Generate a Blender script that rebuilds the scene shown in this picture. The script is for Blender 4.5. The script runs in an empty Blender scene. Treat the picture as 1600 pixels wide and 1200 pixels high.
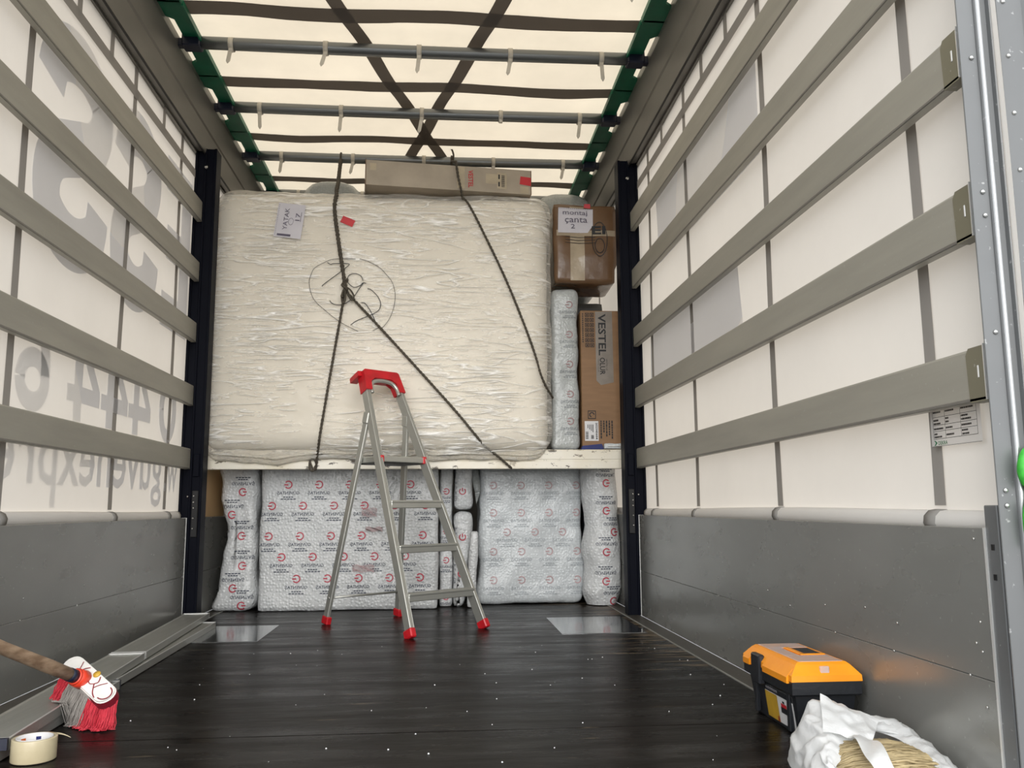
import bpy, bmesh, math, random
from mathutils import Vector, Matrix, noise
from mathutils.bvhtree import BVHTree
random.seed(7)
scene = bpy.context.scene
COL = scene.collection
PI = math.pi
V3 = Vector

# ---------------------------------------------------------------- camera
CAM_LOC = V3((0.1172, 0.0, 0.6024))
F_PX = 1332.07                       # focal length in pixels of the 1600-wide frame
yaw, pitch, roll = math.radians(4.887), math.radians(8.201), math.radians(-0.341)
fw = V3((math.sin(yaw)*math.cos(pitch), math.cos(yaw)*math.cos(pitch), math.sin(pitch)))
r0 = V3((math.cos(yaw), -math.sin(yaw), 0)); u0 = r0.cross(fw)
rt = math.cos(roll)*r0 + math.sin(roll)*u0
up = -math.sin(roll)*r0 + math.cos(roll)*u0
cam_data = bpy.data.cameras.new('camera'); cam = bpy.data.objects.new('camera', cam_data); COL.objects.link(cam)
cam_data.sensor_fit = 'HORIZONTAL'; cam_data.sensor_width = 36.0; cam_data.lens = 36.0*F_PX/1600.0
cam_data.clip_start = 0.02; cam_data.clip_end = 400
cam.matrix_world = Matrix(((rt.x, up.x, -fw.x, CAM_LOC.x), (rt.y, up.y, -fw.y, CAM_LOC.y), (rt.z, up.z, -fw.z, CAM_LOC.z), (0, 0, 0, 1)))
scene.camera = cam
# ---------------------------------------------------------------- sky (plain overcast) and exposure
SKY_STRENGTH = 2.35
world = bpy.data.worlds.new('overcast'); scene.world = world; world.use_nodes = True
wn = world.node_tree.nodes; wl = world.node_tree.links; wn.clear()
w_out = wn.new('ShaderNodeOutputWorld'); w_bg = wn.new('ShaderNodeBackground')
w_tc = wn.new('ShaderNodeTexCoord'); w_sep = wn.new('ShaderNodeSeparateXYZ'); w_map = wn.new('ShaderNodeMapRange')
w_map.inputs['From Min'].default_value = 0.0; w_map.inputs['From Max'].default_value = 1.0
w_map.inputs['To Min'].default_value = 0.72; w_map.inputs['To Max'].default_value = 1.25
w_mul = wn.new('ShaderNodeMix'); w_mul.data_type = 'RGBA'; w_mul.blend_type = 'MULTIPLY'; w_mul.inputs[0].default_value = 1.0
w_mul.inputs[6].default_value = (0.96, 0.98, 1.0, 1)
wl.new(w_tc.outputs['Generated'], w_sep.inputs[0]); wl.new(w_sep.outputs['Z'], w_map.inputs['Value'])
wl.new(w_map.outputs['Result'], w_mul.inputs[7]); wl.new(w_mul.outputs[2], w_bg.inputs['Color'])
w_bg.inputs['Strength'].default_value = SKY_STRENGTH
wl.new(w_bg.outputs[0], w_out.inputs[0])
sun_d = bpy.data.lights.new('veiled_sun', 'SUN'); sun = bpy.data.objects.new('veiled_sun', sun_d); COL.objects.link(sun)
sun_d.energy = 3.5; sun_d.angle = math.radians(55); sun_d.color = (1.0, 0.985, 0.96)   # bright haze behind the open rear doors
sun.rotation_euler = V3((0.03, 1.0, -0.09)).to_track_quat('-Z', 'Y').to_euler(); sun.location = (0, -3, 4)
vs = scene.view_settings
scene.display_settings.display_device = 'sRGB'
vs.view_transform = 'Standard'; vs.look = 'None'; vs.gamma = 1.0; vs.use_curve_mapping = False
vs.exposure = 0.0
scene.cycles.max_bounces = 12; scene.cycles.diffuse_bounces = 6; scene.cycles.glossy_bounces = 4
scene.cycles.transmission_bounces = 6; scene.cycles.transparent_max_bounces = 12
scene.cycles.use_denoising = True

# ---------------------------------------------------------------- materials
def lin(c):
    c = c/255.0
    return c/12.92 if c <= 0.04045 else ((c+0.055)/1.055)**2.4
def rgb(r, g, b): return (lin(r), lin(g), lin(b), 1.0)
class NT:
    def __init__(s, name):
        s.m = bpy.data.materials.new(name); s.m.use_nodes = True; s.t = s.m.node_tree; s.t.nodes.clear()
        s.out = s.n('ShaderNodeOutputMaterial')
    def n(s, kind, **kw):
        nd = s.t.nodes.new(kind)
        for k, v in kw.items(): setattr(nd, k, v)
        return nd
    def l(s, a, b): s.t.links.new(a, b)
    def coords(s, scale=(1, 1, 1), rot=(0, 0, 0)):
        tc = s.n('ShaderNodeTexCoord'); mp = s.n('ShaderNodeMapping')
        mp.inputs['Scale'].default_value = scale; mp.inputs['Rotation'].default_value = rot
        s.l(tc.outputs['Object'], mp.inputs['Vector']); return mp.outputs[0]
    def noise(s, vec, scale, detail=4, rough=0.55, dist=0.0):
        nd = s.n('ShaderNodeTexNoise'); nd.inputs['Scale'].default_value = scale; nd.inputs['Detail'].default_value = detail
        nd.inputs['Roughness'].default_value = rough; nd.inputs['Distortion'].default_value = dist
        s.l(vec, nd.inputs['Vector']); return nd.outputs['Fac']
    def ramp(s, fac, stops):
        r = s.n('ShaderNodeValToRGB'); e = r.color_ramp.elements
        e[0].position, e[0].color = stops[0]; e[1].position, e[1].color = stops[-1]
        for p, c in stops[1:-1]:
            x = e.new(p); x.color = c
        s.l(fac, r.inputs[0]); return r.outputs[0]
    def mix(s, fac, a, b, blend='MIX'):
        m = s.n('ShaderNodeMix', data_type='RGBA', blend_type=blend)
        for i, x in ((0, fac), (6, a), (7, b)):
            if isinstance(x, (int, float, tuple)): m.inputs[i].default_value = x
            else: s.l(x, m.inputs[i])
        return m.outputs[2]
    def math(s, op, a, b=None):
        m = s.n('ShaderNodeMath', operation=op)
        for i, x in ((0, a), (1, b)):
            if x is None: continue
            if isinstance(x, (int, float)): m.inputs[i].default_value = x
            else: s.l(x, m.inputs[i])
        return m.outputs[0]
    def bump(s, h, strength=0.3, dist=0.01, prev=None):
        b = s.n('ShaderNodeBump'); b.inputs['Strength'].default_value = strength; b.inputs['Distance'].default_value = dist
        s.l(h, b.inputs['Height'])
        if prev is not None: s.l(prev, b.inputs['Normal'])
        return b.outputs[0]
    def bsdf(s, color=None, rough=0.5, metal=0.0, normal=None, **kw):
        p = s.n('ShaderNodeBsdfPrincipled')
        for k, x in (('Base Color', color), ('Roughness', rough), ('Metallic', metal)):
            if x is None: continue
            if isinstance(x, (int, float, tuple)): p.inputs[k].default_value = x
            else: s.l(x, p.inputs[k])
        for k, x in kw.items(): p.inputs[k.replace('_', ' ')].default_value = x
        if normal is not None: s.l(normal, p.inputs['Normal'])
        return p
    def done(s, shader):
        s.l(shader.outputs[0] if hasattr(shader, 'outputs') else shader, s.out.inputs[0]); return s.m
def bw(a): return (a, a, a, 1)

def simple(name, c1, c2=None, scale=12, rough=0.5, metal=0.0, bscale=60, bstr=0.08, stretch=(1, 1, 1), **kw):
    t = NT(name); v = t.coords(stretch)
    c2 = c2 or tuple(x*0.8 for x in c1[:3]) + (1,)
    col = t.mix(t.ramp(t.noise(v, scale), [(0.35, bw(0)), (0.65, bw(1))]), c1, c2)
    nm = t.bump(t.noise(v, bscale, 3), bstr, 0.004)
    return t.done(t.bsdf(col, rough, metal, nm, **kw))

def fabric_sheet(name, diff, trans, fac, streak=0.06):
    """PVC tarpaulin: part reflects, part lets the daylight through."""
    t = NT(name); v = t.coords((1, 1, 1))
    mott = t.ramp(t.noise(v, 2.2, 5, 0.6), [(0.3, bw(1-streak)), (0.7, bw(1))])
    d = t.n('ShaderNodeBsdfDiffuse'); tr = t.n('ShaderNodeBsdfTranslucent')
    t.l(t.mix(1.0, diff, mott, 'MULTIPLY'), d.inputs['Color']); t.l(t.mix(1.0, trans, mott, 'MULTIPLY'), tr.inputs['Color'])
    m = t.n('ShaderNodeMixShader'); m.inputs[0].default_value = fac
    t.l(d.outputs[0], m.inputs[1]); t.l(tr.outputs[0], m.inputs[2])
    return t.done(m)

M_CURTAIN = fabric_sheet('white_curtain_sheet', (0.83, 0.82, 0.80, 1), (0.75, 0.665, 0.56, 1), 0.42)
M_ROOF = fabric_sheet('cream_roof_sheet', (0.78, 0.72, 0.62, 1), (0.80, 0.69, 0.53, 1), 0.42, 0.13)
M_STRAP = fabric_sheet('grey_webbing', (0.37, 0.355, 0.335, 1), (0.30, 0.27, 0.24, 1), 0.25)
M_ROOFSTRAP = fabric_sheet('dark_roof_webbing', (0.165, 0.148, 0.135, 1), (0.15, 0.13, 0.112, 1), 0.25)
M_PRINT = fabric_sheet('grey_print', (0.62, 0.61, 0.62, 1), (0.84, 0.86, 0.90, 1), 0.55, 0.02)
M_HEM = fabric_sheet('white_hem', (0.82, 0.80, 0.77, 1), (0.6, 0.55, 0.5, 1), 0.25)

def metal_paint(name, c, rough=0.42, metal=0.35, speck=0.0, streak=(1, 1, 1), brush=0.05, spec=0.5):
    t = NT(name); v = t.coords(streak)
    col = t.mix(t.ramp(t.noise(v, 3.0, 6, 0.6), [(0.3, bw(0)), (0.75, bw(1))]), c, tuple(x*0.82 for x in c[:3])+(1,))
    if speck:
        sp = t.ramp(t.noise(t.coords(), 70, 2, 0.5), [(0.70, bw(0)), (0.76, bw(1))])
        col = t.mix(t.math('MULTIPLY', sp, speck), col, (0.75, 0.75, 0.73, 1))
    ro = t.ramp(t.noise(v, 6, 4), [(0.3, bw(max(0.02, rough-0.03))), (0.7, bw(rough+0.04))])
    nm = t.bump(t.noise(v, 40, 4), brush, 0.004)
    return t.done(t.bsdf(col, ro, metal, nm, Specular_IOR_Level=spec))
M_SLAT = metal_paint('anodised_slat', (0.36, 0.345, 0.295, 1), 0.42, 0.15, 0.10, (4, 0.4, 4), 0.015)
M_SLATCAP = metal_paint('slat_end_olive', (0.21, 0.195, 0.135, 1), 0.40, 0.15, 0.3, (1, 1, 1), 0.015)
M_EDGE = metal_paint('bright_edge', (0.80, 0.80, 0.78, 1), 0.3, 0.5)
M_BOARD = metal_paint('grey_side_board', (0.29, 0.29, 0.272, 1), 0.26, 0.40, 0.25, (1, 0.5, 1), 0.004)
M_RAIL = metal_paint('grey_roof_rail', (0.20, 0.19, 0.17, 1), 0.40, 0.3, 0.0, (1, 0.3, 1), 0.01)
M_POST = metal_paint('galvanised_post', (0.155, 0.160, 0.162, 1), 0.36, 0.2, 0.3, (1, 1, 1), 0.02)
M_RIVET = metal_paint('steel_rivet', (0.62, 0.62, 0.60, 1), 0.25, 0.9)
M_BEAD = metal_paint('zinc_bead', (0.40, 0.41, 0.415, 1), 0.26, 0.6, 0.2, (1, 1, 1), 0.01)
M_NAVY = metal_paint('navy_pillar', (0.0030, 0.0038, 0.0085, 1), 0.45, 0.0, 0.0, (1, 1, 1), 0.01, 0.08)
M_BLACK = simple('black_recess', (0.006, 0.006, 0.007, 1), rough=0.6)
M_NAVYP = simple('navy_plastic', (0.006, 0.009, 0.028, 1), rough=0.45)
M_GALV = metal_paint('galvanised_tube', (0.22, 0.23, 0.23, 1), 0.35, 0.7, 0.0, (0.3, 4, 4))
M_GREEN = simple('green_plastic', (0.003, 0.15, 0.075, 1), (0.002, 0.11, 0.055, 1), 9, 0.45)
M_TIE = simple('white_nylon', (0.62, 0.58, 0.50, 1), rough=0.4)
M_RED = simple('red_plastic', (0.55, 0.012, 0.020, 1), (0.42, 0.010, 0.016, 1), 20, 0.38)
M_REDTAPE = simple('red_tape', (0.55, 0.02, 0.03, 1), rough=0.4)
M_ALU = metal_paint('ladder_aluminium', (0.50, 0.50, 0.46, 1), 0.34, 0.65, 0.0, (1, 1, 0.3))
M_PLATE = metal_paint('polished_plate', (0.33, 0.34, 0.35, 1), 0.10, 0.9, 0.0, (1, 1, 1), 0.01)
M_SPARE = metal_paint('worn_aluminium', (0.36, 0.36, 0.33, 1), 0.40, 0.40, 0.25, (6, 0.5, 6), 0.12)
M_INK = simple('black_ink', (0.010, 0.010, 0.012, 1), rough=0.6)
M_INKBLUE = simple('blue_grey_ink', (0.045, 0.055, 0.085, 1), rough=0.5)
M_INKRED = simple('red_ink', (0.50, 0.045, 0.075, 1), rough=0.5)
M_INKPALE = simple('pale_blue_ink', (0.36, 0.39, 0.41, 1), rough=0.5)
M_INKPALERED = simple('pale_red_ink', (0.50, 0.34, 0.345, 1), rough=0.5)
M_INKGREEN = simple('green_ink', (0.0, 0.16, 0.055, 1), rough=0.5)
M_PENCIL = simple('grey_pen', (0.10, 0.085, 0.13, 1), rough=0.6)
M_PAPER = simple('paper', (0.60, 0.58, 0.62, 1), (0.56, 0.54, 0.58, 1), 8, 0.7)
M_LABEL = simple('white_label', (0.66, 0.65, 0.65, 1), (0.62, 0.61, 0.61, 1), 8, 0.5)
M_CARD = simple('brown_cardboard', (0.245, 0.135, 0.062, 1), (0.205, 0.112, 0.050, 1), 4, 0.6, stretch=(1, 1, 6))
M_CARDTAPED = simple('taped_brown_cardboard', (0.165, 0.095, 0.050, 1), (0.13, 0.072, 0.037, 1), 5, 0.22, bscale=18, bstr=0.35)
M_CARDGREY = simple('faded_cardboard', (0.42, 0.355, 0.275, 1), (0.33, 0.28, 0.215, 1), 5, 0.6, bscale=25, bstr=0.15)
M_CARDPALE = simple('pale_cardboard', (0.48, 0.40, 0.28, 1), rough=0.6)
M_TAPE = simple('clear_tape', (0.42, 0.34, 0.24, 1), rough=0.12, bscale=30, bstr=0.3)
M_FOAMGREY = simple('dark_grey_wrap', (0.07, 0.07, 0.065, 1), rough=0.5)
M_BLUE = simple('blue_cloth', (0.012, 0.022, 0.14, 1), rough=0.6)
M_ORANGE = simple('orange_plastic', (0.92, 0.33, 0.012, 1), (0.86, 0.29, 0.010, 1), 10, 0.32)
M_BOXBLACK = simple('black_plastic', (0.013, 0.015, 0.019, 1), rough=0.38, bscale=90, bstr=0.15)
M_YELLOW = simple('yellow_print', (0.55, 0.33, 0.03, 1), rough=0.4)
M_DIRTYTOP = simple('pinkish_dusty_lid', (0.66, 0.42, 0.31, 1), (0.52, 0.42, 0.40, 1), 18, 0.22)
M_WOOD = simple('worn_wood', (0.33, 0.23, 0.15, 1), (0.17, 0.105, 0.062, 1), 7, 0.55, stretch=(8, 1.2, 8), bscale=30, bstr=0.2)
M_WHITEP = simple('white_plastic', (0.80, 0.78, 0.74, 1), rough=0.35)
M_MAROON = simple('maroon_ink', (0.22, 0.012, 0.025, 1), rough=0.45)
M_BRISRED = simple('red_bristle', (0.72, 0.055, 0.080, 1), (0.60, 0.035, 0.06, 1), 40, 0.45)
M_BRISGREY = simple('grey_bristle', (0.40, 0.37, 0.34, 1), (0.30, 0.275, 0.25, 1), 40, 0.6)
M_PKTAPE = simple('packing_tape', (0.52, 0.45, 0.30, 1), (0.46, 0.39, 0.25, 1), 15, 0.2)
M_STRAW = simple('straw', (0.40, 0.315, 0.17, 1), (0.25, 0.19, 0.095, 1), 30, 0.6)
M_ROPE = simple('olive_rope', (0.075, 0.062, 0.042, 1), (0.045, 0.037, 0.026, 1), 80, 0.7)
M_BRIGHTGREEN = simple('bright_green_webbing', (0.06, 0.50, 0.045, 1), (0.03, 0.32, 0.03, 1), 60, 0.5)
M_CRUMB = simple('white_foam', (0.85, 0.85, 0.85, 1), rough=0.6)
M_MATTRESS = simple('white_mattress', (0.79, 0.745, 0.655, 1), (0.75, 0.705, 0.62, 1), 3, 0.8, bscale=14, bstr=0.15)
M_ASPHALT = simple('asphalt', (0.16, 0.16, 0.16, 1), (0.11, 0.11, 0.11, 1), 3, 0.8)
M_ENDWALL = metal_paint('headboard', (0.32, 0.32, 0.31, 1))

def m_floor():
    t = NT('film_faced_plywood')
    v = t.coords((0.7, 4.0, 1)); vs_ = t.coords((1, 1, 1))
    col = t.mix(t.ramp(t.noise(v, 3.2, 9, 0.68), [(0.48, bw(0)), (0.78, bw(1))]), (0.0065, 0.0052, 0.0044, 1), (0.030, 0.029, 0.027, 1))
    # bare brown scuffs near the right edge
    sep = t.n('ShaderNodeSeparateXYZ'); tc = t.n('ShaderNodeTexCoord'); t.l(tc.outputs['Object'], sep.inputs[0])
    right = t.n('ShaderNodeMapRange'); right.inputs[1].default_value = 0.55; right.inputs[2].default_value = 1.15; t.l(sep.outputs['X'], right.inputs[0])
    far = t.n('ShaderNodeMapRange'); far.inputs[1].default_value = 3.0; far.inputs[2].default_value = 3.6; t.l(sep.outputs['Y'], far.inputs[0])
    sc = t.math('ADD', t.noise(t.coords((1.0, 9.0, 1)), 3.0, 6, 0.6), t.math('MULTIPLY', t.math('MULTIPLY', right.outputs[0], far.outputs[0]), 0.19))
    col = t.mix(t.ramp(sc, [(0.66, bw(0)), (0.74, bw(1))]), col, (0.145, 0.108, 0.070, 1))
    scr = t.ramp(t.noise(t.coords((1.5, 26, 1)), 2.0, 3), [(0.70, bw(0)), (0.80, bw(0.5))])
    col = t.mix(scr, col, (0.06, 0.06, 0.057, 1))
    ro = t.ramp(t.noise(v, 2.0, 7, 0.7), [(0.3, bw(0.18)), (0.7, bw(0.42))])
    nm = t.bump(t.noise(t.coords((1, 2.0, 1)), 26, 5), 0.10, 0.004)
    return t.done(t.bsdf(col, ro, 0.0, nm, Specular_IOR_Level=0.06))
M_FLOOR = m_floor()
M_FLOOREDGE = metal_paint('steel_floor_edge', (0.095, 0.085, 0.072, 1), 0.4, 0.3, 0.15, (1, 0.4, 1), 0.1)

def m_beam():
    t = NT('chipped_white_paint')
    col = t.mix(t.ramp(t.noise(t.coords((1, 1, 2.2)), 15, 6, 0.7), [(0.592, bw(0)), (0.612, bw(1))]), (0.78, 0.74, 0.64, 1), (0.075, 0.060, 0.042, 1))
    col = t.mix(t.ramp(t.noise(t.coords((1, 1, 1)), 3, 4), [(0.45, bw(0)), (0.7, bw(0.7))]), col, (0.66, 0.58, 0.42, 1))
    return t.done(t.bsdf(col, 0.38, 0.0, t.bump(t.noise(t.coords(), 20, 4), 0.15, 0.004)))
M_BEAM = m_beam()

def m_bubble(name, c1, c2, scale=52, strength=0.55, fold=0.4):
    t = NT(name); v = t.coords()
    vo = t.n('ShaderNodeTexVoronoi'); vo.inputs['Scale'].default_value = scale; vo.inputs['Randomness'].default_value = 0.72; t.l(v, vo.inputs['Vector'])
    dome = t.ramp(vo.outputs['Distance'], [(0.10, bw(1)), (0.52, bw(0))])
    h = t.bump(t.noise(v, 9, 5, 0.65, 0.6), fold, 0.02)
    nm = t.bump(dome, strength, 0.006, h)
    edge = t.ramp(vo.outputs['Distance'], [(0.40, bw(0)), (0.60, bw(1))])
    col = t.mix(t.math('MULTIPLY', edge, 0.45), t.mix(t.ramp(t.noise(v, 4, 4), [(0.35, bw(0)), (0.65, bw(1))]), c1, c2), tuple(x*0.72 for x in c1[:3])+(1,))
    return t.done(t.bsdf(col, 0.22, 0.0, nm))
M_BUBBLE = m_bubble('bubble_wrap', (0.66, 0.67, 0.67, 1), (0.58, 0.595, 0.60, 1))
M_BUBBLESMOOTH = m_bubble('stretched_bubble_wrap', (0.60, 0.63, 0.64, 1), (0.54, 0.57, 0.585, 1), 60, 0.22, 0.3)
M_BUBBLEGREY = m_bubble('grey_bubble_wrap', (0.47, 0.49, 0.48, 1), (0.41, 0.43, 0.425, 1), 60, 0.22, 0.5)
M_BUBBLEDIM = m_bubble('thin_bubble_wrap', (0.34, 0.36, 0.35, 1), (0.29, 0.31, 0.305, 1), 60, 0.20, 0.5)

def m_film():
    """Clear stretch film: mostly see-through, milky, with long pulled wrinkles whose highlights are partly painted white."""
    t = NT('clear_stretch_film')
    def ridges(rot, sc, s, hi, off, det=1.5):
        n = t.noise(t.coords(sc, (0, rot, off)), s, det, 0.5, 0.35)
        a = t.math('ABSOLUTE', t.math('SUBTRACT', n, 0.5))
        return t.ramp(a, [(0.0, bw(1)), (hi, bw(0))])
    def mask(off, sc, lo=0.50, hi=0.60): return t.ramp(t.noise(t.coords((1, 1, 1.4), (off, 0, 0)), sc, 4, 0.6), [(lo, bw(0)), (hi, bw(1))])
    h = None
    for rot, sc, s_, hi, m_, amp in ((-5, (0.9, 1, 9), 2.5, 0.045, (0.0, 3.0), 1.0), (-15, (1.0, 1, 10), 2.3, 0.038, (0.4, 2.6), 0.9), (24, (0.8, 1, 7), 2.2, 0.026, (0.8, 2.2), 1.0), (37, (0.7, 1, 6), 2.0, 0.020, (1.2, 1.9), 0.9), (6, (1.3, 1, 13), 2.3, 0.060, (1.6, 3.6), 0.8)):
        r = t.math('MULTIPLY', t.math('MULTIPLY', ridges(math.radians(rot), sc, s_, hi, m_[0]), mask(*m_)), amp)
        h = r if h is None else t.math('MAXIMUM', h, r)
    soft = t.noise(t.coords((0.8, 1, 2.6), (0, math.radians(-8), 0)), 3.0, 2, 0.5, 0.5)
    nm = t.bump(soft, 0.5, 0.030)
    nm = t.bump(h, 0.8, 0.0060, nm)
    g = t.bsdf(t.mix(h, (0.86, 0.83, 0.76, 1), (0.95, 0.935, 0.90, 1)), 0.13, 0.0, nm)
    tr = t.n('ShaderNodeBsdfTransparent'); tr.inputs[0].default_value = (0.985, 0.98, 0.97, 1)
    lw = t.n('ShaderNodeLayerWeight'); lw.inputs[0].default_value = 0.35; t.l(nm, lw.inputs['Normal'])
    # crease highlights painted in as white opacity; layered creases are whiter too
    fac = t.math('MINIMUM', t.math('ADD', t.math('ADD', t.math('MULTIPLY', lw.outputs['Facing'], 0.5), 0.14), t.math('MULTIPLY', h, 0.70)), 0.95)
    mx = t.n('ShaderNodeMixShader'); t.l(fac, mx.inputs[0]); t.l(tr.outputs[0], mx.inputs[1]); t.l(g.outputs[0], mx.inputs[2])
    return t.done(mx)
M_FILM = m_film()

def m_bag():
    t = NT('white_carrier_bag')
    nm = t.bump(t.noise(t.coords((1, 1, 1)), 14, 6, 0.65, 1.2), 0.35, 0.01)
    d = t.bsdf((0.84, 0.85, 0.85, 1), 0.30, 0.0, nm)
    tr = t.n('ShaderNodeBsdfTranslucent'); tr.inputs[0].default_value = (0.80, 0.82, 0.82, 1)
    mx = t.n('ShaderNodeMixShader'); mx.inputs[0].default_value = 0.28
    t.l(d.outputs[0], mx.inputs[1]); t.l(tr.outputs[0], mx.inputs[2])
    return t.done(mx)
M_BAG = m_bag()

# ---------------------------------------------------------------- mesh helpers
XF = 1.0                             # depth scale of the section being built (see deep())
def deep(p, k=None):
    """move a point laid out at a reference depth to its real depth along its own sight line"""
    return CAM_LOC + (V3(p)-CAM_LOC)*(XF if k is None else k)
def atk(p, k):
    """a point given at depth scale k, expressed in the current section"""
    return CAM_LOC + (V3(p)-CAM_LOC)*(k/XF)
class MB:
    """Collects verts and faces (world coordinates) and links them as ONE mesh object."""
    def __init__(s): s.V = []; s.F = []; s.I = []; s.S = []
    def add(s, verts, faces, mi=0, smooth=False):
        o = len(s.V); s.V += [deep(v) for v in verts]
        for f in faces: s.F.append([i+o for i in f]); s.I.append(mi); s.S.append(smooth)
        return s
    def hull(s, pts, mi=0, smooth=False):
        bm = bmesh.new()
        for p in pts: bm.verts.new(p)
        r = bmesh.ops.convex_hull(bm, input=bm.verts)
        bmesh.ops.delete(bm, geom=[e for e in r['geom_interior'] if isinstance(e, bmesh.types.BMVert)], context='VERTS')
        bmesh.ops.dissolve_limit(bm, angle_limit=0.01, verts=bm.verts, edges=bm.edges)
        bm.verts.index_update(); s.add([v.co.copy() for v in bm.verts], [[v.index for v in f.verts] for f in bm.faces], mi, smooth); bm.free(); return s
    def box(s, lo, hi, b=0.0, mi=0, M=None):
        c = [(lo[i]+hi[i])/2 for i in range(3)]; h = [abs(hi[i]-lo[i])/2 for i in range(3)]; b = min(b, min(h)*0.95); P = []
        for sx in (-1, 1):
            for sy in (-1, 1):
                for sz in (-1, 1):
                    if b > 0:
                        P += [(c[0]+sx*h[0], c[1]+sy*(h[1]-b), c[2]+sz*(h[2]-b)), (c[0]+sx*(h[0]-b), c[1]+sy*h[1], c[2]+sz*(h[2]-b)), (c[0]+sx*(h[0]-b), c[1]+sy*(h[1]-b), c[2]+sz*h[2])]
                    else: P.append((c[0]+sx*h[0], c[1]+sy*h[1], c[2]+sz*h[2]))
        if M is not None: P = [M @ V3(p) for p in P]
        if b > 0: return s.hull(P, mi)
        return s.add(P, [(0, 1, 3, 2), (4, 6, 7, 5), (0, 4, 5, 1), (2, 3, 7, 6), (0, 2, 6, 4), (1, 5, 7, 3)], mi)
    def bar(s, p, q, w, h, upv=(0, 0, 1), b=0.0, mi=0):
        """box beam from p to q: w across, h along upv"""
        p, q = V3(p), V3(q); y = (q-p).normalized(); x = y.cross(V3(upv)).normalized(); z = x.cross(y)
        L = (q-p).length; M = Matrix((x, y, z)).transposed().to_4x4(); M.translation = p
        return s.box((-w/2, 0, -h/2), (w/2, L, h/2), b, mi, M)
    def tube(s, path, r, n=8, mi=0, caps=True, closed=False, smooth=True):
        path = [V3(p) for p in path]; N = len(path); rr = r if isinstance(r, (list, tuple)) else [r]*N
        pv = None; rings = []
        for i in range(N):
            a = path[(i-1) % N if closed else max(i-1, 0)]; c = path[(i+1) % N if closed else min(i+1, N-1)]
            t = (c-a).normalized() if (c-a).length > 1e-9 else V3((0, 0, 1))
            if pv is None:
                pv = t.orthogonal().normalized()
            pv = (pv - t*pv.dot(t)); pv = pv.normalized() if pv.length > 1e-6 else t.orthogonal().normalized()
            w = t.cross(pv)
            rings.append([path[i] + (pv*math.cos(2*PI*k/n) + w*math.sin(2*PI*k/n))*rr[i] for k in range(n)])
        F = []
        for i in range(N if closed else N-1):
            j = (i+1) % N
            for k in range(n): F.append((i*n+k, i*n+(k+1) % n, j*n+(k+1) % n, j*n+k))
        if caps and not closed: F += [tuple(range(n-1, -1, -1)), tuple(range((N-1)*n, N*n))]
        return s.add([v for g in rings for v in g], F, mi, smooth)
    def prism(s, poly, a, b, fn, mi=0, smooth=False):
        """extrude a 2-D outline from a to b; fn(u, v, t) -> point"""
        n = len(poly); P = [fn(u, v, a) for u, v in poly] + [fn(u, v, b) for u, v in poly]
        F = [(i, (i+1) % n, n+(i+1) % n, n+i) for i in range(n)] + [tuple(range(n-1, -1, -1)), tuple(range(n, 2*n))]
        return s.add(P, F, mi, smooth)
    def lathe(s, prof, c, n=24, M=None, mi=0, smooth=True, closed=False):
        P = []
        for r, z in prof:
            for k in range(n):
                p = V3((r*math.cos(2*PI*k/n), r*math.sin(2*PI*k/n), z)); P.append((M @ p if M else p) + V3(c))
        F = []
        m = len(prof)
        for i in range(m if closed else m-1):
            j = (i+1) % m
            for k in range(n): F.append((i*n+k, i*n+(k+1) % n, j*n+(k+1) % n, j*n+k))
        if not closed:
            if prof[0][0] > 1e-6: F.append(tuple(range(n-1, -1, -1)))
            if prof[-1][0] > 1e-6: F.append(tuple(range((m-1)*n, m*n)))
        return s.add(P, F, mi, smooth)
    def grid(s, fn, nu, nv, mi=0, smooth=True):
        P = [fn(i/nu, j/nv) for j in range(nv+1) for i in range(nu+1)]
        F = [(j*(nu+1)+i, j*(nu+1)+i+1, (j+1)*(nu+1)+i+1, (j+1)*(nu+1)+i) for j in range(nv) for i in range(nu)]
        return s.add(P, F, mi, smooth)
    def build(s, name, mats, parent=None, fix=True):
        me = bpy.data.meshes.new(name)
        org = wloc(parent) if parent is not None else V3((0, 0, 0))
        me.from_pydata([tuple(v-org) for v in s.V], [], s.F)
        for m in (mats if isinstance(mats, (list, tuple)) else [mats]): me.materials.append(m)
        for p, i, sm in zip(me.polygons, s.I, s.S): p.material_index = i; p.use_smooth = sm
        if fix and len(s.F) < 60000:
            bm = bmesh.new(); bm.from_mesh(me); bmesh.ops.recalc_face_normals(bm, faces=bm.faces); bm.to_mesh(me); bm.free()
        me.update()
        o = bpy.data.objects.new(name, me); COL.objects.link(o)
        if parent is not None: o.parent = parent
        return o
def wloc(o):
    v = V3((0, 0, 0))
    while o is not None: v += o.location; o = o.parent
    return v
def tag(o, label=None, cat=None, group=None, kind=None):
    for k, x in (('label', label), ('category', cat), ('group', group), ('kind', kind)):
        if x: o[k] = x
    return o
def thing(name, loc, label, cat, group=None):
    o = bpy.data.objects.new(name, None); COL.objects.link(o); o.location = deep(loc); o.empty_display_size = 0.1
    return tag(o, label, cat, group)
def copy_tree(o, parent=None):
    c = o.copy(); COL.objects.link(c); c.parent = parent
    for ch in list(o.children): copy_tree(ch, c)
    return c

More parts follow.
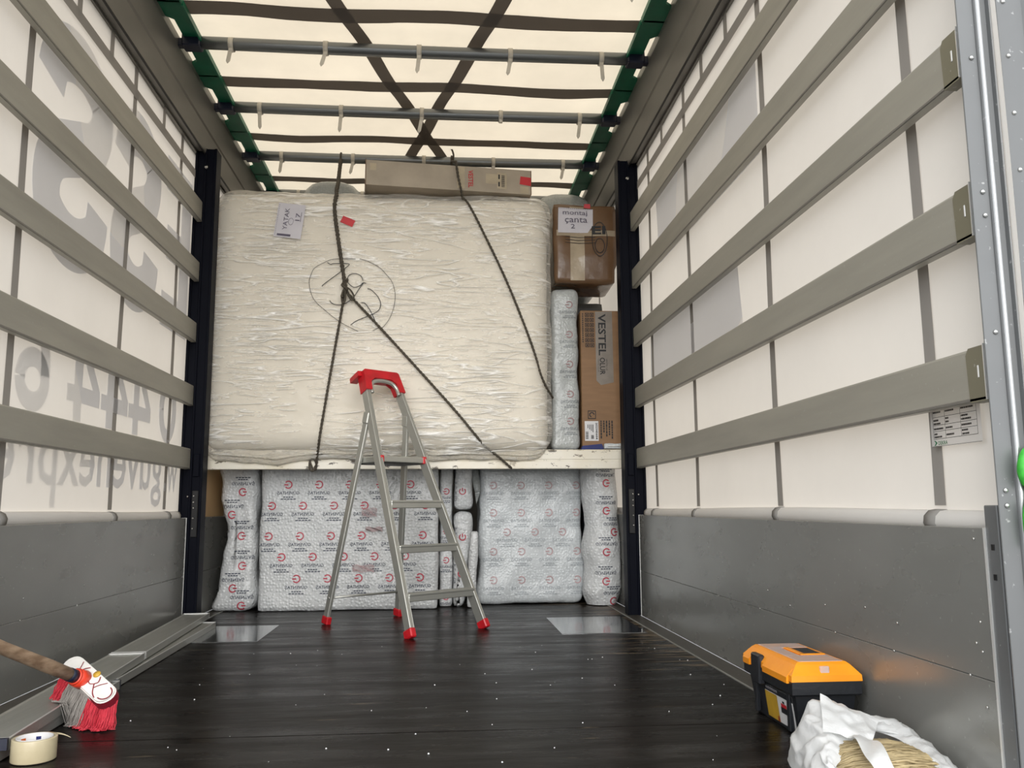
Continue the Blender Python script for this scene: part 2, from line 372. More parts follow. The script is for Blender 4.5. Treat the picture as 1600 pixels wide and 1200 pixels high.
_glyph = {}
def glyphs(txt, bold=0.0):
    """outline text as (points, faces), size 1"""
    k = (txt, bold)
    if k not in _glyph:
        cu = bpy.data.curves.new('text', 'FONT'); cu.body = txt; cu.size = 1.0; cu.offset = bold; cu.resolution_u = 2; cu.align_x = 'CENTER'
        o = bpy.data.objects.new('text', cu); COL.objects.link(o)
        dg = bpy.context.evaluated_depsgraph_get(); dg.update()
        me = bpy.data.meshes.new_from_object(o.evaluated_get(dg))
        _glyph[k] = ([(v.co.x, v.co.y) for v in me.vertices], [tuple(p.vertices) for p in me.polygons])
        bpy.data.objects.remove(o); bpy.data.curves.remove(cu); bpy.data.meshes.remove(me)
    return _glyph[k]
def text_size(mb, txt, size, fn, mi=0, bold=0.0):
    P, F = glyphs(txt, bold); mb.add([fn(x*size, y*size) for x, y in P], F, mi)
def text_fit(mb, txt, u0_, u1_, v0_, v1_, fn, mi=0, bold=0.0):
    """fit text's bounding box to u0..u1 (left->right of the text) and v0..v1"""
    P, F = glyphs(txt, bold); xs = [p[0] for p in P]; ys = [p[1] for p in P]; a, b, c, d = min(xs), max(xs), min(ys), max(ys)
    mb.add([fn(u0_+(x-a)/(b-a)*(u1_-u0_), v0_+(y-c)/(d-c)*(v1_-v0_)) for x, y in P], F, mi)
def rect2(mb, u0_, u1_, v0_, v1_, fn, mi=0):
    mb.add([fn(u0_, v0_), fn(u1_, v0_), fn(u1_, v1_), fn(u0_, v1_)], [(0, 1, 2, 3)], mi)
def stroke(mb, pts, w, fn, mi=0):
    """flat pen stroke of width w along 2-D points"""
    L = []; n = len(pts)
    for i in range(n):
        a, b = pts[max(i-1, 0)], pts[min(i+1, n-1)]; dx, dy = b[0]-a[0], b[1]-a[1]; l = math.hypot(dx, dy) or 1
        L += [fn(pts[i][0]-dy/l*w/2, pts[i][1]+dx/l*w/2), fn(pts[i][0]+dy/l*w/2, pts[i][1]-dx/l*w/2)]
    mb.add(L, [(2*i, 2*i+1, 2*i+3, 2*i+2) for i in range(n-1)], mi)
def smooth_path(pts, sub=6):
    pts = [V3(p) for p in pts]; out = []
    for i in range(len(pts)-1):
        p0, p1, p2, p3 = pts[max(i-1, 0)], pts[i], pts[i+1], pts[min(i+2, len(pts)-1)]
        for k in range(sub):
            t = k/sub
            out.append(0.5*((2*p1) + (p2-p0)*t + (2*p0-5*p1+4*p2-p3)*t*t + (3*p1-p0-3*p2+p3)*t**3))
    out.append(pts[-1]); return out
def fbm(p, o=4): return noise.fractal(p, 1.0, 2.0, o)

def soft_box(lo, hi, r, step, disp):
    """rounded box as a grid of about `step`; disp(p, n) -> displaced point"""
    lo, hi = V3(lo), V3(hi); idx = {}; Vv = []; Ff = []
    N = [max(2, round((hi[i]-lo[i])/step)) for i in range(3)]
    def vert(p):
        k = (round(p[0], 5), round(p[1], 5), round(p[2], 5))
        if k not in idx:
            q = V3([min(max(p[i], lo[i]+r), hi[i]-r) for i in range(3)]); d = V3(p)-q
            n = d.normalized() if d.length > 1e-9 else V3((0, 0, 1))
            s = q + n*r
            idx[k] = len(Vv); Vv.append(disp(s, n))
        return idx[k]
    for ax in range(3):
        a, b = [i for i in range(3) if i != ax]
        for side in (0, 1):
            for i in range(N[a]):
                for j in range(N[b]):
                    q = []
                    for di, dj in ((0, 0), (1, 0), (1, 1), (0, 1)):
                        p = [0, 0, 0]; p[ax] = (lo, hi)[side][ax]
                        p[a] = lo[a]+(hi[a]-lo[a])*(i+di)/N[a]; p[b] = lo[b]+(hi[b]-lo[b])*(j+dj)/N[b]; q.append(vert(p))
                    Ff.append(q)
    return Vv, Ff
def bvh_of(mb): return BVHTree.FromPolygons(mb.V, mb.F)
def front_y(bvh, x, z, default):
    p = deep((x, 0, z)); h = bvh.ray_cast(V3((p.x, -1.0, p.z)), V3((0, 1, 0)))
    return h[0].y/XF if h[0] is not None else default

# ================================================================ SETTING
# fitted truck measurements (metres; x right, y into the truck, z up from the load floor)
XW = 1.24                            # inner face of slats and side boards
SLAT_T = [2.338, 1.982, 1.632, 1.277, 0.928]; SLAT_B = [2.218, 1.868, 1.520, 1.164, 0.816]
Y_REAR, Y_PIL = 1.648, 4.80
Z_BOARD = 0.553
YEND = 7.6
XC = 1.30                            # curtain plane

g = MB(); g.grid(lambda u, v: V3((-40+80*u, -40+80*v, -1.15)), 8, 8)
tag(g.build('ground', M_ASPHALT), kind='structure')

# floor with plywood sheets as parts
fl = MB(); fl.box((-1.27, 1.56, -0.16), (1.27, YEND, -0.018)); floor = tag(fl.build('floor', M_FLOOREDGE), kind='structure')
for a, b in ((1.58, 2.43), (2.434, 4.93), (4.934, 7.55)):
    m = MB(); m.box((-1.15, a, -0.0175), (1.15, b, 0.0), 0.002); m.build('plywood_sheet', M_FLOOR, floor)
for sgn in (-1, 1):
    m = MB(); m.box((sgn*1.153, 1.58, -0.0175), (sgn*1.239, YEND-0.05, 0.0015), 0.002); m.build('edge_rail', M_FLOOREDGE, floor)
    m = MB(); m.box((sgn*1.150, 1.60, -0.005), (sgn*1.156, YEND-0.06, 0.004), 0.001); m.build('edge_lip', M_EDGE if False else M_SPARE, floor)
for x0_, x1_, y0_, y1_ in ((-1.12, -0.705, 4.10, 4.64), (0.705, 1.118, 4.155, 4.76)):
    m = MB(); m.box((x0_, y0_, -0.010), (x1_, y1_, 0.0025), 0.001); m.build('tie_down_plate', M_PLATE, floor)

def make_wall(side):
    s = -1 if side == 'left' else 1
    cu = MB()
    def cf(u, v):
        y = 1.60+(YEND-1.60)*u; z = 0.50+(2.70-0.50)*v
        return V3((s*(XC+0.006*math.sin(y*3.1+z*1.3)*math.sin(z*2.0)), y, z))
    cu.grid(cf, 60, 24)
    W = tag(cu.build('wall_'+side, M_CURTAIN, fix=False), kind='structure')
    # lower boards: upper and lower plank, with a gap behind the pillar
    for y0_, y1_ in ((1.70 if s > 0 else 1.70, 4.785), (4.955, YEND-0.1)):
        for z0_, z1_ in ((0.002, 0.2445), (0.246, Z_BOARD)):
            b = MB(); b.box((s*XW, y0_, z0_), (s*(XW+0.025), y1_, z1_), 0.001)
            b.build('side_board', M_BOARD, W)
    for y in (1.699, 4.787):
        b = MB(); b.box((s*(XW-0.0015), y-0.003, 0.002), (s*(XW+0.026), y+0.003, Z_BOARD+0.001)); b.build('board_end_trim', M_EDGE, W)
    rv = MB()
    rnd = random.Random(3 if s > 0 else 4)
    pts = [(y, z) for y in (1.78, 2.08, 2.45, 2.95, 3.45, 3.95, 4.45) for z in (0.315, 0.30-0.055)] + [(1.735, 0.53), (1.735, 0.36), (1.735, 0.30), (1.735, 0.19), (1.735, 0.04), (2.2, 0.335), (2.7, 0.285)]
    for y, z in pts:
        rv.lathe([(0.0035, 0), (0.003, 0.0018), (0.0, 0.0026)], (s*(XW-0.0005), y+rnd.uniform(-.05, .05)*(y > 1.74), z), 8, Matrix.Rotation(-s*PI/2, 3, 'Y'))
    tag(rv.build('rivets', M_RIVET, W), kind='stuff')
    # rolled hem at the foot of the curtain, and the webbing sewn on it
    hm = MB(); n = 90
    def hem(y): return V3((s*(1.2955+0.002*math.sin(y*5)), y, 0.566+0.004*math.sin(y*2.3+1)))
    hm.tube([hem(1.62+(4.78-1.62)*i/n) for i in range(n+1)], 0.027, 10); hm.tube([hem(4.96+(YEND-0.1-4.96)*i/n) for i in range(n+1)], 0.027, 10)
    hm.build('bottom_hem', M_HEM, W)
    straps = [1.70, 1.945, 2.89, 3.845, 4.59, 5.3, 6.1]
    for y in straps:
        wd = 0.046
        b = MB(); b.grid(lambda u, v: V3((s*(XC-0.0035+0.006*math.sin((y)*3.1+(0.6+v*2.08)*1.3)*math.sin((0.6+v*2.08)*2.0)), y-wd/2+wd*u, 0.60+2.08*v)), 1, 24)
        b.build('webbing_strap', M_STRAP, W, False)
        h = MB(); h.tube([hem(y-wd/2+wd*i/2) for i in range(3)], 0.0285, 10); h.build('hem_strap', M_STRAP, W)
    for y in (2.0, 2.25, 2.57, 3.21, 3.54, 4.24):
        b = MB(); b.grid(lambda u, v: V3((s*(XC-0.0105), y-0.022+0.044*u, 2.50+0.19*v)), 1, 3); b.build('webbing_strap', M_STRAP, W, False)
    b = MB(); b.grid(lambda u, v: V3((s*(XC-0.0125), 1.62+(YEND-1.7)*u, 2.478+0.05*v)), 40, 1); b.build('webbing_strap', M_STRAP, W, False)
    # five removable slats
    for zt, zb in zip(SLAT_T, SLAT_B):
        b = MB(); prof = [(0, zb+0.004), (0.002, zb), (0.024, zb), (0.026, zb+0.004), (0.026, zt-0.004), (0.024, zt), (0.003, zt), (0, zt-0.005)]
        b.prism(prof, Y_REAR, Y_PIL+0.002, lambda u, v, t: V3((s*(XW+u), t, v)))
        sl = b.build('slat', M_SLAT, W)
        lip = MB(); lip.prism([(-0.002, zb+0.001), (-0.002, zb+0.006), (0.0, zb+0.008), (0.0, zb+0.001)], Y_REAR, Y_PIL, lambda u, v, t: V3((s*(XW+u), t, v))); lip.build('slat_lip', M_RAIL, sl)
        e = MB(); e.prism([(Y_REAR-0.001, zb-0.002), (Y_REAR+0.058, zb-0.002), (Y_REAR+0.062, zt-0.012), (Y_REAR+0.052, zt+0.002), (Y_REAR-0.001, zt+0.002)], 0, 1, lambda u, v, t: V3((s*(XW-0.002+0.029*t), u, v)))
        cap = e.build('end_cap', M_SLATCAP, sl)
        e = MB(); e.box((s*(XW-0.006), Y_REAR-0.004, zb-0.001), (s*(XW+0.02), Y_REAR-0.001, zt+0.004)); e.build('end_flange', M_EDGE, sl)
        e = MB(); e.box((s*(XW-0.0035), Y_REAR+0.020, (zt+zb)/2-0.008), (s*(XW-0.0015), Y_REAR+0.025, (zt+zb)/2+0.018), 0.0008); e.build('slot', M_EDGE, sl)
    # dark sliding pillar
    P = MB(); yb = 4.925
    P.box((s*1.180, Y_PIL+0.012, 0.0), (s*1.292, yb, 2.66), 0.003)
    pil = P.build('pillar', M_NAVY, W)
    q = MB()
    q.box((s*1.172, Y_PIL+0.006, 0.0), (s*1.186, yb-0.02, 2.66), 0.002); q.box((s*1.228, Y_PIL+0.003, 0.0), (s*1.2395, Y_PIL+0.02, 2.66), 0.002); q.box((s*1.278, Y_PIL+0.004, 0.0), (s*1.292, Y_PIL+0.02, 2.66), 0.002)
    q.build('channel_flange', M_NAVY, pil)
    q = MB(); q.box((s*1.188, Y_PIL+0.002, 0.45), (s*1.222, Y_PIL+0.013, 0.70), 0.003); q.build('latch_plate', M_BLACK, pil)
    for x, z in ((1.212, 0.671), (1.212, 0.637), (1.211, 0.606), (1.212, 0.551), (1.212, 0.496), (1.244, 0.668)):
        q = MB(); q.lathe([(0.0055, 0), (0.004, 0.003), (0, 0.0042)], (s*x, Y_PIL+0.0015, z), 8, Matrix.Rotation(PI/2, 3, 'X')); q.build('lit_hole_dot', M_RIVET, pil)  # bright domes stand in for daylight showing through holes in the pillar
    q = MB(); q.box((s*1.190, Y_PIL+0.001, 0.775), (s*1.224, Y_PIL+0.010, 0.90), 0.003); q.build('locking_box', M_NAVY, pil)
    q = MB(); q.lathe([(0.011, 0), (0.010, 0.006), (0.0, 0.010)], (s*1.228, Y_PIL+0.003, 2.545), 10, Matrix.Rotation(PI/2, 3, 'X')); q.build('roller_bolt', M_RIVET, pil)
    return W
wall_left = make_wall('left'); wall_right = make_wall('right')

# lettering printed on the outside of the left curtain, seen from behind through the sheet
lt = MB(); XL = -XC+0.0022
fnL = lambda u, v: V3((XL, -u, v))          # text runs towards -y when read from outside
text_fit(lt, 'guvenexpress', -4.52, -2.55, 0.612, 0.870, fnL, bold=0.012)
tag(lt.build('printed_lettering', M_PRINT, wall_left, False), kind='stuff'); lt = MB()
text_fit(lt, 'w.', -4.78, -4.56, 0.690, 0.850, fnL, bold=0.012)
ell = lambda cu_, cv_, ru, rv, n=28: [(cu_+ru*math.cos(2*PI*i/n), cv_+rv*math.sin(2*PI*i/n)) for i in range(n+1)]
stroke(lt, ell(-3.065, 1.055, 0.092, 0.078), 0.070, fnL)                                   # the six
stroke(lt, [(p.x, p.y) for p in smooth_path([(-3.157, 1.075, 0), (-3.150, 1.16, 0), (-3.115, 1.235, 0), (-3.04, 1.275, 0)], 5)], 0.070, fnL)
stroke(lt, ell(-4.565, 1.11, 0.105, 0.135), 0.070, fnL)                                    # the nought
for a, b in ((3.345, 3.665), (3.68, 3.99), (4.00, 4.30)):         # three open fours
    q4 = lambda u, v: fnL(-b+(b-a)*u, 0.945+0.33*v)
    for poly in (((0, .22), (.56, .22), (.56, .42), (0, .42)), ((.56, 0), (.80, 0), (.80, 1), (.56, 1)), ((.80, .22), (1, .22), (1, .42), (.80, .42)), ((0, .42), (.24, .42), (.56, .78), (.56, 1.0), (.50, 1.0))):
        lt.add([q4(u, v) for u, v in poly], [tuple(range(len(poly)))])
tag(lt.build('printed_lettering', M_PRINT, wall_left, False), kind='stuff'); lt = MB()
SP = smooth_path([(0.86, 0.70, 0), (0.80, 0.83, 0), (0.62, 0.895, 0), (0.40, 0.895, 0), (0.20, 0.82, 0), (0.17, 0.70, 0), (0.27, 0.585, 0), (0.50, 0.51, 0), (0.74, 0.43, 0), (0.83, 0.31, 0), (0.79, 0.18, 0), (0.60, 0.105, 0), (0.38, 0.105, 0), (0.19, 0.18, 0), (0.14, 0.31, 0)], 4)
for a, b in ((2.95, 3.62), (3.67, 4.27)):
    stroke(lt, [(-b+(b-a)*p.x, 1.53+0.90*p.y) for p in SP], 0.215, fnL)
for u0_, u1_, v0_, v1_ in ((0, .38, 0, 1), (.38, 1, 0, .2), (.38, .9, .4, .6), (.38, 1, .8, 1)):
    rect2(lt, -4.80+0.44*u0_, -4.80+0.44*u1_, 1.53+0.90*v0_, 1.53+0.90*v1_, fnL)
tag(lt.build('printed_lettering', M_PRINT, wall_left, False), kind='stuff')
rp = MB()
fnR = lambda u, v: V3((XC-0.0022, u, v))
rp.add([fnR(4.39, 1.90), fnR(4.43, 2.30), fnR(2.93, 2.30), fnR(2.93, 1.90)], [(0, 1, 2, 3)])
tag(rp.build('printed_lettering', M_PRINT, wall_right, False), kind='stuff'); rp = MB()
rp.add([fnR(4.66, 1.20), fnR(4.62, 1.60), fnR(3.22, 1.60), fnR(3.165, 1.20)], [(0, 1, 2, 3)])
tag(rp.build('printed_lettering', M_PRINT, wall_right, False), kind='stuff')

# test certificate sticker on the right curtain, by the rear post
st = MB(); XS = XC-0.013
M_STICKER = fabric_sheet('white_sticker', (0.80, 0.79, 0.78, 1), (0.80, 0.76, 0.70, 1), 0.40, 0.02)
st.grid(lambda u, v: V3((XS, 1.748+0.192*u, 0.737+0.163*v)), 2, 2); cert = st.build('certificate_sticker', M_STICKER, wall_right, False)
ck = MB(); fnS = lambda u, v: V3((XS-0.0006, 1.938-u, v))       # u runs from the far edge towards the viewer
for v in (0.878, 0.845, 0.805, 0.786, 0.772, 0.754): rect2(ck, 0.009, 0.177, v, v+0.0009, fnS)
rect2(ck, 0.0, 0.189, 0.7372, 0.7380, fnS)
for u in (0.009, 0.057, 0.117, 0.176): rect2(ck, u, u+0.0009, 0.754, 0.90, fnS)
rn = random.Random(5)
for u, v, w in ((.012, .796, .020), (.012, .788, .028), (.060, .798, .013), (.060, .790, .013), (.120, .798, .026), (.120, .790, .036), (.012, .776, .038), (.060, .776, .026), (.120, .777, .036), (.012, .764, .012), (.012, .757, .030), (.060, .760, .030), (.120, .765, .022), (.120, .757, .026), (.012, .815, .030), (.012, .825, .020), (.060, .815, .034), (.060, .825, .024), (.120, .815, .046), (.120, .826, .024)):
    x = u
    while x < u+w:
        dw = rn.uniform(0.002, 0.0050); rect2(ck, x, min(x+dw, u+w), v, v+0.0042, fnS); x += dw+0.0008
tag(ck.build('printed_table', M_INK, cert, False), kind='stuff')
dk = MB(); text_fit(dk, 'DEKRA', 0.026, 0.062, 0.7400, 0.7490, fnS, bold=0.01)
dk.add([fnS(.009, .7515), fnS(.013, .7515), fnS(.022, .7455), fnS(.013, .7390), fnS(.009, .7390), fnS(.0155, .7455)], [(0, 1, 2, 5), (5, 2, 3, 4)])
tag(dk.build('green_logo', M_INKGREEN, cert, False), kind='stuff')

# roof rails
XR = 1.172
for i, s in ((1, -1), (2, 1)):
    r = MB(); prof = [(1.236, 2.632), (1.214, 2.735), (1.206, 2.742), (XR, 2.858), (XR, 2.905), (1.31, 2.93), (1.318, 2.632), (1.285, 2.632), (1.285, 2.645), (1.245, 2.645)]
    r.prism(prof, 1.55, YEND, lambda u, v, t: V3((s*u, t, v)))
    T = tag(r.build('trim_%d' % i, M_RAIL), kind='structure')
    e = MB(); e.box((s*1.237, 1.6, 2.624), (s*1.243, YEND-0.1, 2.636)); e.build('seal_strip', M_BLACK, T)

# ceiling: roof sheet with bows
ZT, ZS = 2.88, 2.932
TUBES = [2.02, 2.70, 3.36, 4.04, 4.725, 5.41, 6.09, 6.77]
def tarp(x, y):
    k = (y-4.04)/0.685
    sag = 0.010*math.cos(2*PI*k) + 0.006*math.sin(x*7+y*2.0)*math.cos(y*4.7) + 0.004*fbm(V3((x*3, y*3, 0)))
    return V3((x, y, ZS - (0.03 if abs(x) > 1.2 else 0) + sag))
c = MB(); c.grid(lambda u, v: tarp(-1.29+2.58*u, 1.5+(YEND-1.5)*v), 60, 120)
ceiling = tag(c.build('ceiling', M_ROOF, fix=False), kind='structure')
for y in (1.74, 2.42, 3.10, 3.80, 4.49, 5.20, 5.90, 6.6):
    b = MB(); b.grid(lambda u, v: tarp(-1.19+2.38*u, y-0.064+0.128*v+0.010*math.sin((-1.19+2.38*u)*5+y)) + V3((0, 0, -0.013)), 50, 2); b.build('cross_strap', M_ROOFSTRAP, ceiling, False)
for (x0_, y0_), (x1_, y1_) in (((-.94, 1.7), (.33, 6.2)), ((.915, 1.7), (-.287, 6.2))):
    b = MB()
    b.grid(lambda u, v: tarp(x0_+(x1_-x0_)*v-0.037+0.074*u, y0_+(y1_-y0_)*v) + V3((0, 0, -0.011)), 1, 80); b.build('diagonal_strap', M_ROOFSTRAP, ceiling, False)
for ty in TUBES:
    b = MB(); b.tube([V3((x, ty, ZT - 0.010*math.sin((x+1.08)/2.16*PI)*0.6)) for x in [-1.10+2.22*i/10 for i in range(11)]], 0.031, 14)
    tu = b.build('roof_bow', M_GALV, ceiling)
    rn = random.Random(int(ty*100))
    for xk, tail in ((-0.92, 1), (-0.46, 1), (0.003, 1), (0.463, 1), (0.93, 1)):
        L = tail*rn.uniform(0.085, 0.115)
        if abs(ty-4.725) < .01 and xk == 0.463: L = 0
        if abs(ty-5.41) < .01 and xk in (0.003, 0.463): L = 0
        b = MB(); b.lathe([(0.0322, -0.012), (0.0355, -0.012), (0.0355, 0.012), (0.0322, 0.012)], (xk, ty, ZT-0.005), 14, Matrix.Rotation(PI/2, 3, 'Y'), closed=True)
        b.box((xk-0.010, ty-0.024, ZT-0.052), (xk+0.010, ty-0.006, ZT-0.034), 0.002)
        if L:
            dx = rn.uniform(-0.02, 0.012); b.hull([(xk+sx*0.010+k*dx, ty-0.018+sy*0.0012-k*0.02, ZT-0.036-k*L) for sx in (-1, 1) for sy in (-1, 1) for k in (0, 0.85)] + [(xk+dx, ty-0.038, ZT-0.038-L)])
        b.build('cable_tie', M_TIE, tu)
    for s in (-1, 1):
        b = MB(); b.box((s*1.062, ty-0.045, ZT-0.038), (s*1.150, ty+0.030, ZT+0.030), 0.006); b.box((s*1.145, ty-0.020, ZT-0.028), (s*1.178, ty+0.018, ZT+0.012), 0.003)
        b.build('bow_bracket', M_NAVYP, tu)
for k in range(len(TUBES)-1):
    ya, yb_ = TUBES[k], TUBES[k+1]
    for s in (-1, 1):
        for h in (0, 1):
            a, bq = (ya, (ya+yb_)/2) if h == 0 else (yb_, (ya+yb_)/2)
            d = (bq-a)
            prof = [(1.056, 0.0), (1.074, 0.30), (1.062, 0.62), (1.070, 1.02), (1.182, 1.02), (1.182, 0.66), (1.140, 0.56), (1.140, 0.10), (1.150, 0.0)]
            m = MB(); m.prism([(x, a+d*t) for x, t in prof], ZT+0.004, ZT+0.018, lambda u, v, t: V3((s*u, v, t)))
            m.box((s*1.058, a+d*0.02, ZT-0.010), (s*1.066, a+d*0.98, ZT+0.017))
            m.build('folding_arm', M_GREEN, ceiling)

# headboard at the cab end (hidden behind the load)
m = MB(); m.box((-1.32, YEND, -0.1), (1.32, YEND+0.06, 2.95)); tag(m.build('wall_front', M_ENDWALL), kind='structure')

# rear corner posts
def rear_post(i, s):
    P = MB()
    bead = [(1.268+0.0075*math.cos(a), 1.620-0.0085*math.sin(a)) for a in [PI*(1-k/8) for k in range(9)]]
    prof = [(1.245, 1.655), (1.236, 1.632), (1.2240, 1.6240), (1.2232, 1.6215)] + [(1.224, 1.620), (1.2600, 1.620)] + bead + [(1.277, 1.624), (1.292, 1.624), (1.2945, 1.6155), (1.2985, 1.6155), (1.300, 1.620), (1.312, 1.622), (1.315, 1.619), (1.372, 1.619), (1.378, 1.613), (1.386, 1.613), (1.392, 1.619), (1.46, 1.619), (1.46, 1.72), (1.32, 1.72), (1.32, 1.655)]
    P.prism(prof, -0.55, 2.98, lambda u, v, t: V3((s*u, v, t)))
    T = tag(P.build('trim_%d' % i, M_POST), kind='structure')
    b = MB(); b.tube([V3((s*1.268, 1.6155, z)) for z in (-0.54, 1.0, 2.97)], 0.0060, 12, caps=False); b.build('bright_bead', M_BEAD, T)
    b = MB(); b.box((s*1.2946, 1.6148, -0.54), (s*1.2984, 1.6158, 2.97)); b.build('bright_edge', M_BEAD, T)
    for x, z in ((1.248, 1.549), (1.332, 1.557), (1.333, 1.427), (1.331, 1.683), (1.247, 1.249), (1.248, 1.198), (1.334, 1.30), (1.240, 0.629), (1.240, 0.599), (1.332, 1.10), (1.332, .95), (1.248, 0.95)):
        b = MB(); b.lathe([(0.0055, 0), (0.0050, 0.0022), (0.003, 0.0040), (0, 0.0045)], (s*x, 1.6195, z), 10, Matrix.Rotation(PI/2, 3, 'X')); b.build('rivet', M_RIVET, T)
    b = MB(); b.box((s*1.242, 1.656, -0.02), (s*1.31, 1.698, 0.60), 0.002); hp = b.build('hinge_plate', M_POST, T)
    for z in (0.515, 0.455):
        b = MB(); b.box((s*1.2405, 1.672, z-0.006), (s*1.2425, 1.682, z+0.006), 0.0005); b.build('slot', M_BLACK, hp)
    return T
rear_post(3, 1); rear_post(4, -1)

K_DECK, K_MATT, K_BOX, K_SLAB, K_TALL, K_BACK, K_BLOCK = 1.0384, 1.066, 1.039, 1.022, 1.018, 1.05, 1.03
# ================================================================ LOAD DECK
XF = K_DECK
deck = thing('load_deck', (0, 4.83, 0.815), 'white load deck with chipped paint on its long front beam, spanning both pillars', 'load deck')
b = MB(); prof = [(4.818, 0.815), (4.815, 0.818), (4.815, 0.856), (4.8185, 0.860), (4.8185, 0.866), (4.815, 0.870), (4.815, 0.919), (4.819, 0.924), (4.868, 0.924), (4.870, 0.815)]
b.prism(prof, -1.169, 1.169, lambda u, v, t: V3((t, u, v))); b.build('front_beam', M_BEAM, deck)
for s in (-1, 1):
    b = MB(); b.box((s*1.1695, 4.806, 0.820), (s*1.1795, 4.866, 0.918), 0.002); b.build('beam_end', M_ALU, deck)
b = MB(); b.box((-1.169, 6.05, 0.815), (1.169, 6.10, 0.924), 0.003); b.build('rear_beam', M_BEAM, deck)
for a, bq in ((4.872, 5.46), (5.463, 6.048), (6.102, 6.70), (6.703, 7.25)):
    m = MB(); m.box((-1.15, a, 0.900), (1.15, bq, 0.9235), 0.002); m.build('deck_board', M_FLOOR, deck)

# ================================================================ MATTRESS
XF = K_MATT
matt = thing('wrapped_mattress', (-0.2, 4.75, 0.924), 'large white mattress in clear plastic film standing on the load deck', 'mattress')
ML, MH = V3((-1.135, 4.63, 0.905)), V3((0.735, 4.93, 2.352))
def matt_y(x, z):
    cx_, cz_ = (ML.x+MH.x)/2, (ML.z+MH.z)/2; u = (x-cx_)/((MH.x-ML.x)/2); v = (z-cz_)/((MH.z-ML.z)/2)
    return (1-min(1, abs(u))**4)*(1-min(1, abs(v))**4)
def disp_body(p, n):
    q = p.copy(); k = matt_y(p.x, p.z)
    if n.y < -0.2: q.y -= 0.020*k*(-n.y)
    t = (p.z-ML.z)/(MH.z-ML.z)
    q.x += n.x*0.010*fbm(V3((p.x, p.y*2, p.z*2.2)))*1.5 + 0.018*(1-t)*(1 if p.x < -0.9 else 0)*0 - 0.014*(1-t)
    if n.z > 0.3: q.z += 0.014*fbm(V3((p.x*1.7, p.y, 3)))
    if p.y > 4.685 and q.z < 0.9165: q.z = 0.9165
    return q
Vb, Fb = soft_box(ML, MH, 0.10, 0.05, disp_body)
mb = MB(); mb.add(Vb, Fb, 0, True); mb.build('mattress_body', M_MATTRESS, matt)
def disp_film(p, n):
    q = disp_body(p, n) + n*0.012
    f = V3((p.x, p.y, p.z))
    w = abs(fbm(V3((f.x*1.2+f.z*0.8, f.y*2, f.z*4-f.x*1.3)), 2)); w2 = abs(fbm(V3((f.x*3+7, f.y*3, f.z*3.5)), 4))
    edge = max(0, 1-min(abs(p.x-ML.x), abs(p.x-MH.x), abs(p.z-ML.z), abs(p.z-MH.z))/0.22)
    q += n*(0.006*w + 0.016*w2*edge)
    if p.x > 0.55 and n.x > 0: q.x += 0.020*n.x*(0.5+fbm(V3((1, p.y*3, p.z*5)), 3))
    if n.z > 0.3: q.z += 0.012*abs(fbm(V3((p.x*3, p.y*4, 9)), 3))
    low = max(0, 1-(p.z-ML.z)/0.10)
    if p.y < 4.69 and q.y < 4.69:
        q.z -= low*(0.052+0.018*fbm(V3((p.x*3, 0, 5))) + 0.018*math.exp(-((p.x+0.75)/0.22)**2))
    else:
        q.z = max(q.z, 0.9163)
    q.z = min(q.z, 2.3665); q.x = min(q.x, 0.742)
    return q
Vf, Ff = soft_box(ML, MH, 0.10, 0.0155, disp_film)
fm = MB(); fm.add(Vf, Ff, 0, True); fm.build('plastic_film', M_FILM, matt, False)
FILM = bvh_of(fm)
def on_film(x, z, off=0.004): return V3((x, front_y(FILM, x, z, 4.64)-off, z))
# black marker drawing on the film: a ring with a few loops
MK = [[(-0.348, 1.955), (-0.4, 1.956), (-0.474, 1.95), (-0.512, 1.935), (-0.568, 1.901), (-0.588, 1.86), (-0.596, 1.819), (-0.583, 1.756), (-0.558, 1.712), (-0.51, 1.668), (-0.457, 1.624), (-0.405, 1.589), (-0.327, 1.55)],
      [(-0.326, 1.957), (-0.282, 1.944), (-0.22, 1.911), (-0.18, 1.871), (-0.149, 1.831), (-0.133, 1.781), (-0.13, 1.736), (-0.138, 1.682), (-0.159, 1.624), (-0.193, 1.576), (-0.211, 1.574), (-0.249, 1.555)],
      [(-0.501, 1.933), (-0.482, 1.922), (-0.464, 1.927), (-0.384, 1.927), (-0.407, 1.899), (-0.446, 1.867), (-0.518, 1.809), (-0.524, 1.798)],
      [(-0.306, 1.833), (-0.318, 1.86), (-0.35, 1.873), (-0.381, 1.863), (-0.391, 1.836), (-0.38, 1.813), (-0.353, 1.796), (-0.323, 1.805), (-0.306, 1.821), (-0.289, 1.82)],
      [(-0.302, 1.822), (-0.323, 1.792), (-0.348, 1.751), (-0.378, 1.719), (-0.416, 1.698), (-0.455, 1.698), (-0.477, 1.711), (-0.482, 1.722)],
      [(-0.281, 1.789), (-0.262, 1.784), (-0.226, 1.748), (-0.208, 1.708), (-0.216, 1.672), (-0.246, 1.649), (-0.285, 1.631), (-0.336, 1.608), (-0.368, 1.585)],
      [(-0.313, 1.711), (-0.291, 1.705), (-0.264, 1.667), (-0.242, 1.622), (-0.228, 1.587), (-0.211, 1.573)]]
k = MB()
for i, pl in enumerate(MK):
    pts = [(p.x, p.z) for p in smooth_path([(x, 0, z) for x, z in pl], 8)]
    stroke(k, pts, 0.0028 if i < 2 else 0.0042, lambda u, v: on_film(u, v, 0.0035))
tag(k.build('marker_drawing', M_INK, matt, False), kind='stuff')
